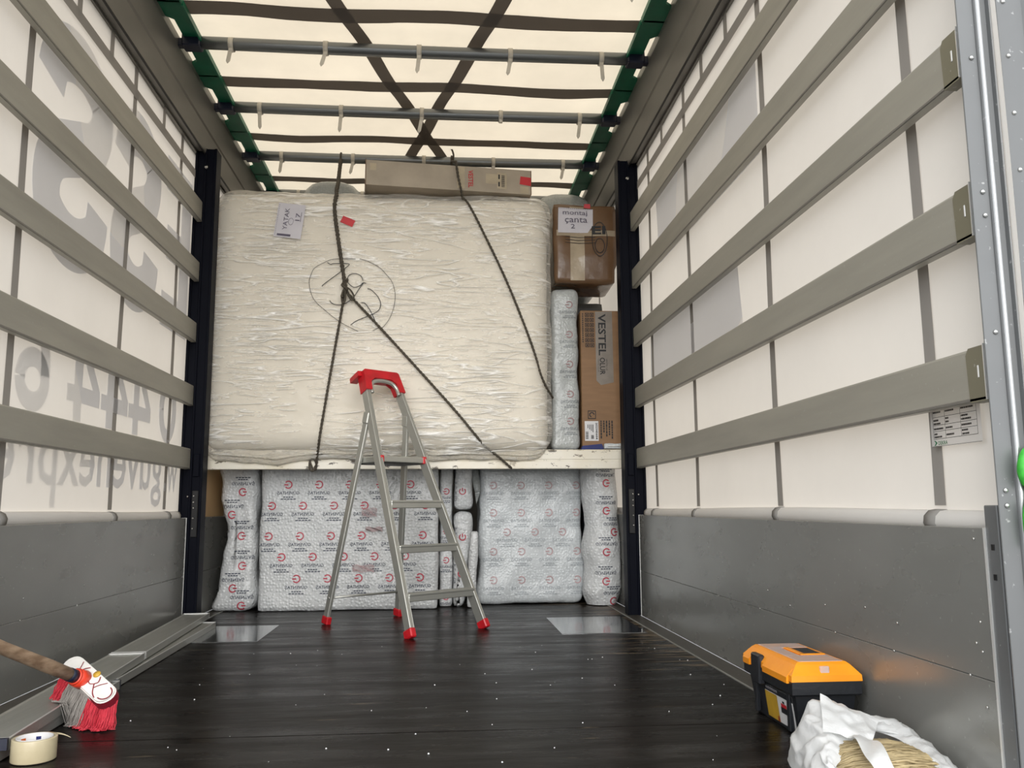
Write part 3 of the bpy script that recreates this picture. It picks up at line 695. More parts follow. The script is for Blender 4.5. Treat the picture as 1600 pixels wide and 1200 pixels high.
# paper note with handwriting, taped on
nb = MB(); A, B_, D_ = V3((-0.773, 0, 2.272)), V3((-0.626, 0, 2.257)), V3((-0.797, 0, 2.077))
ex, ez = (B_-A), (A-D_)                                  # paper edges (width to the right, height up)
def paper_pt(u, v, off):
    p = D_+ex*u+ez*v; return on_film(p.x, p.z, off)
nb.grid(lambda u, v: paper_pt(u, v, 0.005), 8, 8)
note = nb.build('paper_note', M_PAPER, matt, False)
hw = MB()
def fnote(a, b_): return paper_pt(0.5-b_, 0.5+a, 0.007)                                  # writing runs up the page
text_fit(hw, 'YATAK', -0.28, 0.36, 0.06, 0.22, fnote)
text_fit(hw, '17', 0.02, 0.24, -0.36, -0.20, fnote)
rect2(hw, 0.0, 0.28, -0.40, -0.385, fnote)
stroke(hw, [(0.10*math.cos(a)*1.0-0.02, 0.0+0.09*math.sin(a)-0.05) for a in [2*PI*i/16 for i in range(17)]], 0.010, fnote)
for i in range(17): rect2(hw, -0.44+i*0.054, -0.425+i*0.054, 0.44, 0.465, fnote)
rect2(hw, -0.46, -0.40, -0.12, 0.38, fnote)
tag(hw.build('handwriting', M_PENCIL, note, False), kind='stuff')
rd = MB(); Q = [(-0.421, 2.203), (-0.354, 2.175), (-0.374, 2.134), (-0.438, 2.166)]
rd.grid(lambda u, v: on_film(Q[0][0]+(Q[1][0]-Q[0][0])*u+(Q[3][0]-Q[0][0])*v, Q[0][1]+(Q[1][1]-Q[0][1])*u+(Q[3][1]-Q[0][1])*v, 0.004), 4, 3)
rd.build('red_tape', M_REDTAPE, matt, False)

# ================================================================ CARTONS
def carton_frame(p0, dx, dz=V3((0, 0, 1))):
    """front-face frame: u along dx, v up, w into the box"""
    ux = V3(dx).normalized(); n = ux.cross(V3(dz)).normalized()
    if n.y < 0: n = -n
    return lambda u, v, w=0.0: V3(p0)+ux*u+V3(dz)*v+n*w
# long flat carton on the mattress
cl = thing('long_carton', (0.17, 4.72, 2.366), 'long flat faded carton with red lettering lying on top of the mattress', 'carton')
LC = V3((-0.297, 4.553, 2.370)); fr = carton_frame(LC, (0.926, 0.095, 0))
W_ = 0.931
m = MB(); m.hull([fr(u, v, w) for u in (0, W_) for v in (0.0, 0.143) for w in (0.0, 0.30)]); m.build('box', M_CARDGREY, cl)
m = MB(); m.hull([fr(u, v, w) for u in (-0.004, -0.0005) for v in (-0.012, 0.150) for w in (-0.002, 0.30)]); m.build('end_flap', M_CARDTAPED, cl); m = MB(); m.hull([fr(u, v, w) for u in (W_+0.0005, W_+0.004) for v in (0, 0.142) for w in (-0.002, 0.30)]); m.build('end_flap', M_CARDTAPED, cl)
m = MB(); f0 = lambda u, v: fr(u, v, -0.0012)
pale = ((0.02, 0.055, 0.085, 0.125), (0.505, 0.550, 0.012, 0.138), (0.67, 0.735, 0.050, 0.108), (0.87, 0.92, 0.004, 0.046))
for q_ in pale:
    m = MB(); rect2(m, *q_, f0); m.build('pale_tape', M_CARDPALE, cl, False)
m = MB(); f1 = lambda u, v: fr(0.584+v, 0.122-u, -0.0015)               # text turned 90 degrees clockwise
text_fit(m, 'VESTEL', 0.0, 0.103, -0.014, 0.014, f1, bold=0.02); tag(m.build('red_lettering', M_REDTAPE, cl, False), kind='stuff')
m = MB(); m.add([fr(0.735, 0.025, -0.0016), fr(0.79, 0.022, -0.0016), fr(0.79, 0.118, -0.0016), fr(0.735, 0.120, -0.0016)], [(0, 1, 2, 3)]); lab = m.build('label', M_CARDPALE, cl, False)
m = MB(); f2 = lambda u, v: fr(u, v, -0.0024)
for i in range(13): rect2(m, 0.760, 0.779, 0.034+i*0.0055, 0.0368+i*0.0055, f2)
for v in (0.036, 0.080): rect2(m, 0.742, 0.751, v, v+0.027, f2)
tag(m.build('barcode', M_INK, lab, False), kind='stuff')
m = MB(); m.add([fr(0.866, 0.058, -0.0018), fr(0.934, 0.050, -0.0018), fr(0.934, 0.100, -0.0018), fr(0.871, 0.105, -0.0018)], [(0, 1, 2, 3)]); m.build('red_tape', M_REDTAPE, cl, False)

# brown carton in clear tape, top right
XF = K_BOX
bx = thing('brown_carton', (0.97, 5.0, 1.90), 'brown taped carton with a white paper note, at the top right beside the mattress', 'carton')
def d_card(p, n): return p + n*0.012*fbm(V3((p.x*4, p.y*4, p.z*4))) + (V3((-0.012, 0, 0)) if p.z < 2.0 and n.x > 0.3 else V3((0, 0, 0)))
Vv, Ff2 = soft_box((0.785, 4.83, 1.905), (1.160, 5.16, 2.385), 0.014, 0.03, d_card)
m = MB(); m.add(Vv, Ff2, 0, True); bm_ = m.build('box', M_CARDTAPED, bx); BX = bvh_of(m)
def on_bx(x, z, off=0.002): return V3((x, front_y(BX, x, z, 4.83)-off, z))
m = MB(); m.grid(lambda u, v: on_bx(0.83+0.055*0+0.115*0+u*0.085+0.05, 1.92+0.45*v, 0.003), 2, 10); m.build('clear_tape', M_TAPE, bx, False); m = MB()
m.grid(lambda u, v: on_bx(0.80+0.35*u, 2.19+0.035*v, 0.003), 10, 1); m.build('clear_tape', M_TAPE, bx, False)
NP = [(0.812, 2.362), (1.020, 2.357), (1.020, 2.250), (0.985, 2.212), (0.808, 2.208)]
m = MB(); m.grid(lambda u, v: on_bx(0.812+0.208*u-0.004*v-0.030*u*max(0, v-0.7)/0.3, 2.362-0.005*u-0.154*v+0.006*u*v, 0.005), 10, 10); note2 = m.build('paper_note', M_PAPER, bx, False)
m = MB(); fb = lambda u, v: on_bx(u, v, 0.0085)
text_fit(m, 'montaj', 0.838, 0.985, 2.310, 2.345, fb); text_fit(m, 'çanta', 0.850, 0.985, 2.262, 2.302, fb); text_fit(m, '2', 0.885, 0.91, 2.235, 2.262, fb)
for i in range(18): rect2(m, 0.815+i*0.0114, 0.819+i*0.0114, 2.3535, 2.3575, fb)
tag(m.build('handwriting', M_PENCIL, note2, False), kind='stuff')
m = MB(); text_fit(m, 'EI', 1.01, 1.09, 2.20, 2.25, fb, bold=0.03)
stroke(m, [(1.055+0.045*math.cos(a), 2.17+0.105*math.sin(a)) for a in [2*PI*i/24 for i in range(25)]], 0.004, fb)
stroke(m, [(1.055+0.028*math.cos(a), 2.13+0.045*math.sin(a)) for a in [2*PI*i/20 for i in range(21)]], 0.004, fb)
for z in (2.178, 2.160, 2.142): stroke(m, [(0.85, z+0.006), (0.93, z), (1.03, z+0.004)], 0.003, fb)
tag(m.build('printed_marks', M_INK, bx, False), kind='stuff')
m = MB(); m.add([on_bx(0.968, 2.388, 0.004), on_bx(1.005, 2.388, 0.004), on_bx(1.005, 2.362, 0.0045), on_bx(0.966, 2.365, 0.0045)], [(0, 1, 2, 3)]); m.build('red_tape', M_REDTAPE, bx, False)

# tall carton with large lettering
XF = K_TALL
vc = thing('tall_carton', (1.075, 5.1, 0.924), 'tall brown carton with large black lettering standing on the deck by the right pillar', 'carton')
m = MB(); m.box((0.957, 4.97, 0.9305), (1.206, 5.30, 1.772), 0.004); m.build('box', M_CARD, vc)
f3 = lambda x, z: V3((x, 4.9685, z))
m = MB(); m.add([f3(1.047, 1.765), f3(1.150, 1.768), f3(1.152, 1.335), f3(1.075, 1.318), f3(1.048, 1.345)], [(0, 1, 2, 3, 4)]); tp = m.build('grey_panel', simple('grey_carton_print', (0.235, 0.20, 0.165, 1), rough=0.3), vc, False)
f4 = lambda u, v: V3((1.086+v, 4.967, 1.752-u)) # text turned clockwise
m = MB(); text_fit(m, 'VESTEL', 0.0, 0.255, -0.022, 0.024, f4, bold=0.02); text_fit(m, 'OLUR', 0.268, 0.372, -0.016, 0.016, f4, bold=0.015); text_fit(m, "VESTEL'LE", 0.275, 0.345, 0.021, 0.031, f4)
text_fit(m, 'VESTEL OLUR', 0.275, 0.355, -0.027, -0.022, f4)
tag(m.build('black_lettering', M_INK, tp, False), kind='stuff')
m = MB()
for i in range(7):
    for j in range(2):
        x = 0.985+j*0.029; z = 1.733-i*0.031
        for a in ((x, x+0.024, z, z+0.004), (x, x+0.024, z+0.020, z+0.024), (x, x+0.004, z, z+0.024), (x+0.020, x+0.024, z, z+0.024), (x+0.008, x+0.016, z+0.006, z+0.017)): rect2(m, *a, lambda u, v: V3((u, 4.9680, v)))
for i in range(14): rect2(m, 0.968, 0.974, 1.745-i*0.013, 1.754-i*0.013, lambda u, v: V3((u, 4.9680, v)))
tag(m.build('icon_grid', M_INK, vc, False), kind='stuff')
m = MB()
f5 = lambda u, v: V3((u, 4.9680, v))
for a in ((0.992, 1.040, 1.115, 1.120), (0.992, 1.040, 1.160, 1.165), (0.992, 0.996, 1.115, 1.165), (1.036, 1.040, 1.115, 1.165)): rect2(m, *a, f5)
stroke(m, [(1.016+0.013*math.cos(a), 1.140+0.013*math.sin(a)) for a in [2*PI*i/14 for i in range(11)]], 0.006, f5)
for i, w in enumerate((0.105, 0.075, 0.085, 0.060, 0.10)):
    z = 1.105; rn = random.Random(i)
    x0_ = 1.140-i*0.0165
    while z > 1.105-w:
        d = rn.uniform(0.006, 0.018); rect2(m, x0_-0.008, x0_, z-d, z, f5); z -= d+0.003
tag(m.build('small_print', M_INK, vc, False), kind='stuff')
m = MB(); m.add([f3(0.972, 1.102), f3(1.054, 1.102), f3(1.054, 0.985), f3(0.972, 0.985)], [(0, 1, 2, 3)]); lb = m.build('label', M_LABEL, vc, False)
m = MB(); f6 = lambda u, v: V3((1.043+v, 4.9672, 1.094-u)); text_fit(m, '202345604', 0.0, 0.10, -0.006, 0.006, f6, bold=0.02)
for i in range(4): rect2(m, 0.012, 0.058-0.008*i, -0.024-0.010*i, -0.020-0.010*i, f6)
for i in range(9): rect2(m, 0.075+0.0026*i, 0.0765+0.0026*i, -0.034, -0.018, f6); rect2(m, 0.055+0.005*i, 0.0578+0.005*i, -0.066, -0.050, f6)
tag(m.build('label_print', M_INK, lb, False), kind='stuff')

# ================================================================ BUBBLE-WRAPPED FURNITURE
XF = 1.0
def wrap_logo(mb, cx_, cz_, s, fn, mu=1, mv=1, rot=0):
    """red ring with a bar, dark word below, two short lines; mu/mv mirror it"""
    cr_, sr_ = math.cos(rot), math.sin(rot)
    def f(u, v):
        u, v = u*mu, v*mv; return fn(cx_+u*cr_-v*sr_, cz_+u*sr_+v*cr_)
    stroke(mb, [(s*0.021*math.cos(a), s*0.021*math.sin(a)) for a in [math.radians(38+284*i/12) for i in range(13)]], s*0.0072, f, 0)
    rect2(mb, 0.0, s*0.024, -s*0.0045, s*0.0035, f, 0)
    def g2(u, v): return f(u, v-s*0.058)
    P, F = glyphs('GÜVENTAŞ', 0.012); mb.add([g2(x*s*0.0255, y*s*0.0255) for x, y in P], F, 1)
    for k_, (w, n) in enumerate(((0.030, 4), (0.046, 5))):
        for i in range(n): 
            a = -w+2*w*i/n; rect2(mb, s*a, s*(a+2*w/n*0.8), -s*(0.071+0.012*k_)-s*0.006, -s*(0.071+0.012*k_), f, 1)
def print_logo(parent, bv, x, z, s, mu, mv, rot, ink, y0_):
    """one printed mark laid on the wrapping; faces that would hang past the silhouette are dropped"""
    raw = MB(); wrap_logo(raw, x, z, s, lambda u, v: V3((u, 0.0, v)), mu, mv, rot)
    dm = MB(); loc = [CAM_LOC + (v-CAM_LOC)/XF for v in raw.V]; ys = [front_y(bv, v.x, v.z, None) for v in loc]
    y_mid = front_y(bv, x, z, None)
    if y_mid is None: return
    keep = [(f, i) for f, i in zip(raw.F, raw.I) if all(ys[j] is not None and abs(ys[j]-y_mid) < 0.06 for j in f)]
    if len(keep) < 0.35*len(raw.F): return
    dm.add([V3((v.x, (y if y is not None else y_mid)-0.0035, v.z)) for v, y in zip(loc, ys)], [k_[0] for k_ in keep])
    dm.I = [k_[1] for k_ in keep]; used = sorted({j for f in dm.F for j in f}); mp = {j: i for i, j in enumerate(used)}
    dm.V = [dm.V[j] for j in used]; dm.F = [[mp[j] for j in f] for f in dm.F]
    dm.build('printed_logo', ink, parent, False)
def wrapped(name, label, lo, hi, r, step, disp, logos, mat=None, group=None, ink=None, mu=-1, mv=1, rot=0, s=1.0, part='wrapped_body'):
    o = thing(name, ((lo[0]+hi[0])/2, (lo[1]+hi[1])/2, lo[2]), label, 'wrapped furniture', group)
    Vv, Fv = soft_box(lo, hi, r, step, disp); m = MB(); m.add(Vv, Fv, 0, True); m.build(part, mat or M_BUBBLE, o)
    bv = bvh_of(m)
    for x, z in logos:
        print_logo(o, bv, x, z, s, mu, mv, rot, ink or [M_INKRED, M_INKBLUE], lo[1])
    return o
def lumpy(amp, sc, seed=0, tilt=None):
    def d(p, n):
        q = p + n*amp*fbm(V3((p.x*sc+seed, p.y*sc, p.z*sc)))
        if tilt: q = tilt(q, n)
        q.z = max(q.z, 0.002) if p.z < 0.6 else max(q.z, 0.9298 if XF > 1 else 0)
        return q
    return d
# main panel (B)
rows = [(0.742, 0), (0.616, 1), (0.437, 1.15), (0.315, 0.3), (0.188, 1.3)]
LB = [(-0.785+0.182*i-0.092*(ph % 2), z) for z, ph in rows for i in range(-1, 6)]
LB = [(x, z) for x, z in LB if -0.90 < x < 0.075]
pb = wrapped('wrapped_cabinet', 'widest bubble-wrapped furniture piece with red ring logos, under the deck behind the ladder', (-0.945, 5.25, 0.0), (0.112, 5.62, 0.885), 0.018, 0.03, lumpy(0.009, 4, 1), LB)
m = MB()
for (x, z, w, h) in ((-0.30, 0.575, 0.09, 0.045), (-0.27, 0.475, 0.10, 0.02), (-0.33, 0.245, 0.13, 0.035)):
    for i in range(7): stroke(m, [(x-w/2+w*j/5, z-h/2+h*i/6+0.005*math.sin(j*2.1+i)) for j in range(6)], 0.0035, lambda u, v: V3((u, 5.232, v)))
tag(m.build('red_scribble', M_INKPALERED, pb, False), kind='stuff')
# left lumpy sack-like piece (A), logos upside down
def tiltA(q, n):
    z = q.z
    if q.x < -1.10: q.x += 0.035*math.sin(z*5.2-0.6) - 0.03*max(0, (0.12-z)/0.12)
    q.x = max(q.x, -1.232); return q
LA = [(-1.115+0.185*i+dx, z) for z, dx in ((0.70, 0.06), (0.565, 0.0), (0.44, 0.06), (0.265, 0.07), (0.135, 0.02), (0.035, 0.075)) for i in (-0, 1) if -1.115+0.185*i+dx < -0.97]
wrapped('wrapped_sack', 'lumpy bubble-wrapped bundle with logos upside down, leftmost under the deck beside the left side board', (-1.19, 5.27, 0.0), (-0.972, 5.60, 0.875), 0.05, 0.025, lumpy(0.022, 5, 5, tiltA), LA, mv=-1, mu=1)
# narrow pieces between (C, D upper and lower, E small rolls)
wrapped('wrapped_narrow_board', 'narrow upright bubble-wrapped board with red logos, directly right of the widest wrapped piece', (0.124, 5.36, 0.0), (0.200, 5.70, 0.88), 0.018, 0.02, lumpy(0.008, 7, 9), [(0.162, 0.70), (0.162, 0.455), (0.162, 0.28), (0.162, 0.06)], s=0.8)
def tiltD(q, n):
    t = (0.5-q.z)/0.5
    if q.x > 0.25: q.x -= 0.055*max(0, t)**1.3
    return q
wrapped('wrapped_roll', 'lower slim wrapped roll tapering downwards, standing on the floor right of the narrow board', (0.210, 5.34, 0.0), (0.322, 5.66, 0.572), 0.035, 0.02, lumpy(0.012, 6, 11, tiltD), [(0.262, 0.42), (0.255, 0.20)], rot=PI/2, mu=1, mv=-1, s=0.9)
wrapped('wrapped_roll', 'upper slim wrapped roll just below the deck beam, resting on the lower roll', (0.214, 5.36, 0.590), (0.325, 5.66, 0.885), 0.03, 0.02, lumpy(0.010, 6, 13), [(0.262, 0.70)], rot=PI/2, mu=1, mv=-1, s=0.9)
def tiltE(q, n):
    q.x += 0.10*(q.z-0.25)*0.5; return q
wrapped('wrapped_slat_bundle', 'thin tilted wrapped bundle wedged low between the slim roll and the pale wrapped panel', (0.300, 5.27, 0.0), (0.350, 5.33, 0.46), 0.015, 0.015, lumpy(0.006, 8, 17, tiltE), [(0.325, 0.33)], rot=PI/2-0.25, mu=1, mv=-1, s=0.75)
# rolled small piece hanging under the deck
m = MB(); sr = thing('wrapped_tube', (0.35, 5.40, 0.70), 'small grey wrapped tube end hanging between the upper roll and the pale wrapped panel', 'wrapped furniture')
path = [V3((0.340, 5.44, 0.885)), V3((0.342, 5.42, 0.80)), V3((0.352, 5.39, 0.735)), V3((0.358, 5.37, 0.695))]
m.tube(path, [0.022, 0.026, 0.024, 0.018], 12); m.build('wrapped_body', M_BUBBLEDIM, sr)
m = MB(); m.hull([V3((0.340+a, 5.375+b_, 0.70-c_)) for a in (0, 0.03) for b_ in (0, 0.012) for c_ in (0, 0.012)] + [V3((0.350, 5.40, 0.62))]); m.build('film_tail', M_BUBBLEDIM, sr)
# pale panel (F)
def tiltF(q, n):
    if q.x > 0.98 and q.z < 0.4: q.x += 0.024*math.sin((0.4-q.z)/0.4*PI)
    if q.x < 0.42 and q.z < 0.3: q.x += -0.01*math.sin(q.z*18)
    return q
LF = [(0.462+0.176*i+dx, z) for z, dx in ((0.737, 0), (0.566, 0), (0.445, 0.085), (0.325, 0.0), (0.150, 0.0)) for i in range(4)]
LF = [(x-0.004, z) for x, z in LF if x < 1.0]
wrapped('wrapped_tabletop', 'pale smooth bubble-wrapped panel with faint logos, right half of the row under the deck', (0.365, 5.42, 0.0), (1.020, 5.75, 0.885), 0.045, 0.025, lumpy(0.013, 5, 21, tiltF), LF, mat=M_BUBBLESMOOTH, ink=[M_INKPALERED, M_INKPALE])
# roll on the right (G)
gr = thing('wrapped_carpet_roll', (1.12, 5.34, 0.0), 'tall upright wrapped roll with upright red logos, rightmost under the deck by the right pillar', 'wrapped furniture')
m = MB()
def gfn(u, v):
    a = 2*PI*u; z = 0.005+0.875*v
    r = (0.118+0.010*math.sin(z*7.5)+0.006*math.sin(z*19+1))*(0.72+0.28*min(1, z/0.10)); r *= 1+0.10*fbm(V3((math.cos(a)*1.5, math.sin(a)*1.5, z*7)))
    return V3((min(1.128+r*math.cos(a)+0.012*math.sin(z*6), 1.236), 5.36+r*math.sin(a)*0.9, z))
m.grid(gfn, 40, 60); m.add([gfn(i/40, 0) for i in range(40)], [tuple(range(40))]); m.build('wrapped_body', M_BUBBLE, gr, False)
GB = bvh_of(m)
for x, z in ((1.150, 0.745), (1.150, 0.575), (1.195, 0.445), (1.140, 0.325), (1.135, 0.15), (1.185, 0.03)):
    print_logo(gr, GB, x, z, 1.0, 1, -1, 0, [M_INKRED, M_INKBLUE], 5.25)
# dark bundle added to keep the gap behind the roll dark
bk = thing('gap_filler', (1.13, 5.8, 0.0), 'dark bundle added to darken the gap behind the upright roll by the right pillar', 'gap filler')
Vv, Fv = soft_box((1.062, 5.56, 0.003), (1.225, 6.20, 0.865), 0.03, 0.05, lumpy(0.010, 5, 41)); m = MB(); m.add(Vv, Fv, 0, True); m.build('filler_body', simple('gap_dark', (0.010, 0.013, 0.026, 1), rough=0.8), bk)
# tall slab on the deck beside the mattress
XF = K_SLAB
LT = [(0.885, z) for z in (1.80, 1.62, 1.44, 1.26, 1.10)]
wrapped('wrapped_headboard', 'tall grey wrapped slab standing on the deck between mattress and tall carton', (0.774, 4.95, 0.9295), (0.942, 5.75, 1.902), 0.035, 0.022, lumpy(0.011, 5, 31), LT, mat=M_BUBBLEGREY, ink=[simple('faded_red_ink', (0.36, 0.22, 0.22, 1)), simple('faded_grey_ink', (0.24, 0.26, 0.27, 1))], s=0.9)
# dark grey block behind the tall carton
XF = K_BLOCK
db = thing('dark_wrapped_block', (1.08, 5.5, 0.924), 'dark grey wrapped block behind the tall carton, just below the taped brown carton', 'wrapped furniture')
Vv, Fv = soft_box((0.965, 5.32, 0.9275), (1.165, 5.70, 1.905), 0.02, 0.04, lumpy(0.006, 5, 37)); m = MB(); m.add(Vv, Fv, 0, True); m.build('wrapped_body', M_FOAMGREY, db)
XF = K_BACK
# bundles at the back whose tops show above the mattress
def cushion(name, label, cx_, cy_, zb, zt, hw_, hd, seed):
    o = thing(name, (cx_, cy_, zb), label, 'wrapped furniture'); m = MB()
    def f(u, v):
        a = 2*PI*u; b_ = PI*(v-0.5); sx = math.copysign(abs(math.cos(a))**0.7, math.cos(a)); sy = math.copysign(abs(math.sin(a))**0.7, math.sin(a))
        k_ = max(0.0, math.cos(b_))**0.55; z = zb+(zt-zb)*(0.5+0.5*math.sin(b_))
        p = V3((cx_+hw_*sx*k_, cy_+hd*sy*k_, z)); return p + V3((0.01, 0.01, 0.006))*fbm(p*5+V3((seed, 0, 0)))
    m.grid(f, 40, 24); m.build('wrapped_body', M_BUBBLEDIM, o, False)
    return o
cushion('wrapped_cushion', 'grey wrapped cushion whose rounded top shows above the mattress, left of the long carton', -0.570, 5.30, 0.9285, 2.650, 0.29, 0.235, 2)
cushion('wrapped_cushion', 'grey wrapped cushion behind the taped brown carton, its rounded top near the right roof rail', 0.93, 5.50, 1.90, 2.665, 0.26, 0.28, 5)

XF = 1.0
# tan sheet added in place of the dim curtain behind the left pillar
cs = MB(); cs.box((-1.262, 5.02, 0.555), (-1.243, 5.60, 0.880), 0.002); cso = thing('curtain_stand_in', (-1.25, 5.3, 0.555), 'flat tan sheet added in place of the dim curtain behind the left pillar', 'curtain stand-in')
cs.build('sheet', simple('dim_curtain_tan', (0.60, 0.40, 0.20, 1), (0.55, 0.36, 0.18, 1), 5, 0.6), cso); cs = MB(); cs.box((-1.243, 5.02, 0.556), (-1.240, 5.035, 0.879)); cs.build('pale_edge', M_CARDPALE, cso)

XF = K_DECK
# blue strap bundle at the right end of the beam
bs = thing('folded_strap', (1.0, 4.84, 0.924), 'blue folded strap with clear wrapped end lying on the right end of the white beam', 'strap')
m = MB(); m.hull([V3((x, y, z)) for x, z in ((0.925, 0.926), (0.935, 0.946), (1.045, 0.957), (1.055, 0.926)) for y in (4.823, 4.865)]); m.build('strap', M_BLUE, bs)
m = MB(); Vv, Fv = soft_box((1.056, 4.825, 0.9245), (1.165, 4.868, 0.962), 0.012, 0.010, lumpy(0.004, 14, 3)); m.add(Vv, Fv, 0, True); m.build('clear_wrap', M_BUBBLESMOOTH, bs)
m = MB(); m.tube([V3((1.08, 4.822, 0.942)), V3((1.12, 4.818, 0.944)), V3((1.168, 4.816, 0.943))], 0.0022, 6); m.build('cord', M_EDGE, bs)

# ================================================================ ROPES
XF = K_MATT
def braid(mb, path, r=0.0055, pitch=0.045, n=6):
    """two strands twisted round one another"""
    L = [V3(p) for p in path]; pts = [L[0]]; step = 0.009
    for a, b_ in zip(L, L[1:]):
        k_ = max(1, int((b_-a).length/step))
        for i in range(1, k_+1): pts.append(a+(b_-a)*i/k_)
    for ph in (0, PI):
        out = []; s_ = 0
        for i, p in enumerate(pts):
            if i: s_ += (p-pts[i-1]).length
            t = (pts[min(i+1, len(pts)-1)]-pts[max(i-1, 0)]).normalized(); o = t.cross(V3((0, 1, 0.01))).normalized(); w = t.cross(o)
            a = 2*PI*s_/pitch+ph; out.append(p+(o*math.cos(a)+w*math.sin(a))*r*0.75)
        mb.tube(out, r, n)
def film_path(pts, sub=8, off=0.014): return [on_film(p.x, p.z, off) for p in smooth_path([(x, 0, z) for x, z in pts], sub)]
rA = thing('lashing_rope', (-0.4, 4.6, 1.78), 'olive lashing rope knotted on the mattress, tied from roof bow down to white beam', 'rope')
m = MB(); top = film_path([(-0.463, 2.325), (-0.468, 2.235), (-0.442, 2.052), (-0.410, 1.86), (-0.400, 1.80)])
braid(m, [atk((-0.538, 5.385, 2.855), 1), V3((-0.478, 4.80, 2.47)), V3((-0.468, 4.66, 2.377))] + top, 0.0075)
m.build('upper_line', M_ROPE, rA)
m = MB(); m.tube([atk((-0.538, 5.41+0.033*math.cos(a), 2.876+0.033*math.sin(a)), 1) for a in [2*PI*i/16 for i in range(16)]], 0.007, 6, closed=True); m.build('bow_loop', M_ROPE, rA)
m = MB(); braid(m, film_path([(-0.400, 1.80), (-0.411, 1.70), (-0.47, 1.30), (-0.520, 0.96)]) + [V3((-0.535, 4.655, 0.885)), atk((-0.560, 4.800, 0.842), K_DECK), atk((-0.565, 4.806, 0.808), K_DECK)], 0.0048)
m.build('left_line', M_ROPE, rA)
m = MB(); braid(m, film_path([(-0.400, 1.80), (-0.375, 1.75), (-0.189, 1.549), (0.162, 1.163), (0.301, 0.999)]) + [V3((0.36, 4.630, 0.930)), V3((0.43, 4.650, 0.880)), atk((0.524, 4.806, 0.817), K_DECK)], 0.0048)
m.build('right_line', M_ROPE, rA)
m = MB(); yk = front_y(FILM, -0.4, 1.78, 4.6)-0.026
m.tube([V3((-0.402+0.014*math.cos(a), yk+0.014*math.sin(a), 1.835-0.010*a)) for a in [i*0.45 for i in range(24)]], 0.0075, 6)
m.tube(smooth_path([(-0.400, yk, 1.79), (-0.414, yk-0.004, 1.75), (-0.412, yk-0.004, 1.705), (-0.398, yk-0.004, 1.715), (-0.400, yk, 1.78)], 6), 0.0055, 6)
m.tube(smooth_path([(-0.395, yk, 1.79), (-0.372, yk-0.006, 1.775), (-0.352, yk-0.006, 1.742), (-0.360, yk-0.006, 1.715), (-0.385, yk, 1.75)], 6), 0.0050, 6)
m.build('knot', M_ROPE, rA)
XF = K_DECK; m = MB(); m.tube([V3((-0.582+0.02*math.cos(a)*(1-0.3*i/18), 4.804, 0.838+0.034*math.sin(a))) for i, a in enumerate([2*PI*i/18 for i in range(18)])], 0.0052, 6, closed=True)
m.tube(smooth_path([(-0.60, 4.803, 0.868), (-0.585, 4.803, 0.83), (-0.578, 4.806, 0.808)], 5), 0.0052, 6); m.build('beam_hitch', M_ROPE, rA); XF = K_MATT
rB = thing('lashing_rope', (0.3, 4.6, 2.3), 'thin dark rope slanting over the long carton to the right mattress edge', 'rope')
m = MB(); pth = [atk((0.186, 5.38, 2.865), 1), V3((0.200, 4.588, 2.530)), V3((0.213, 4.588, 2.44)), V3((0.228, 4.590, 2.372))] + film_path([(0.238, 2.33), (0.283, 2.265), (0.48, 1.849), (0.62, 1.486), (0.668, 1.33), (0.70, 1.26)])
braid(m, pth + [V3((0.728, 4.668, 1.225)), V3((0.748, 4.70, 1.205))], 0.0046); m.build('line', M_ROPE, rB)
XF = 1.0; m = MB(); m.tube(smooth_path([(0.192, 5.38, 2.86), (0.198, 5.36, 2.895), (0.190, 5.36, 2.93), (0.176, 5.36, 2.955)], 6), 0.006, 6)
m.tube([V3((0.186, 5.41+0.033*math.cos(a), 2.876+0.033*math.sin(a))) for a in [2*PI*i/16 for i in range(16)]], 0.0075, 6, closed=True); m.build('tail', M_ROPE, rB)

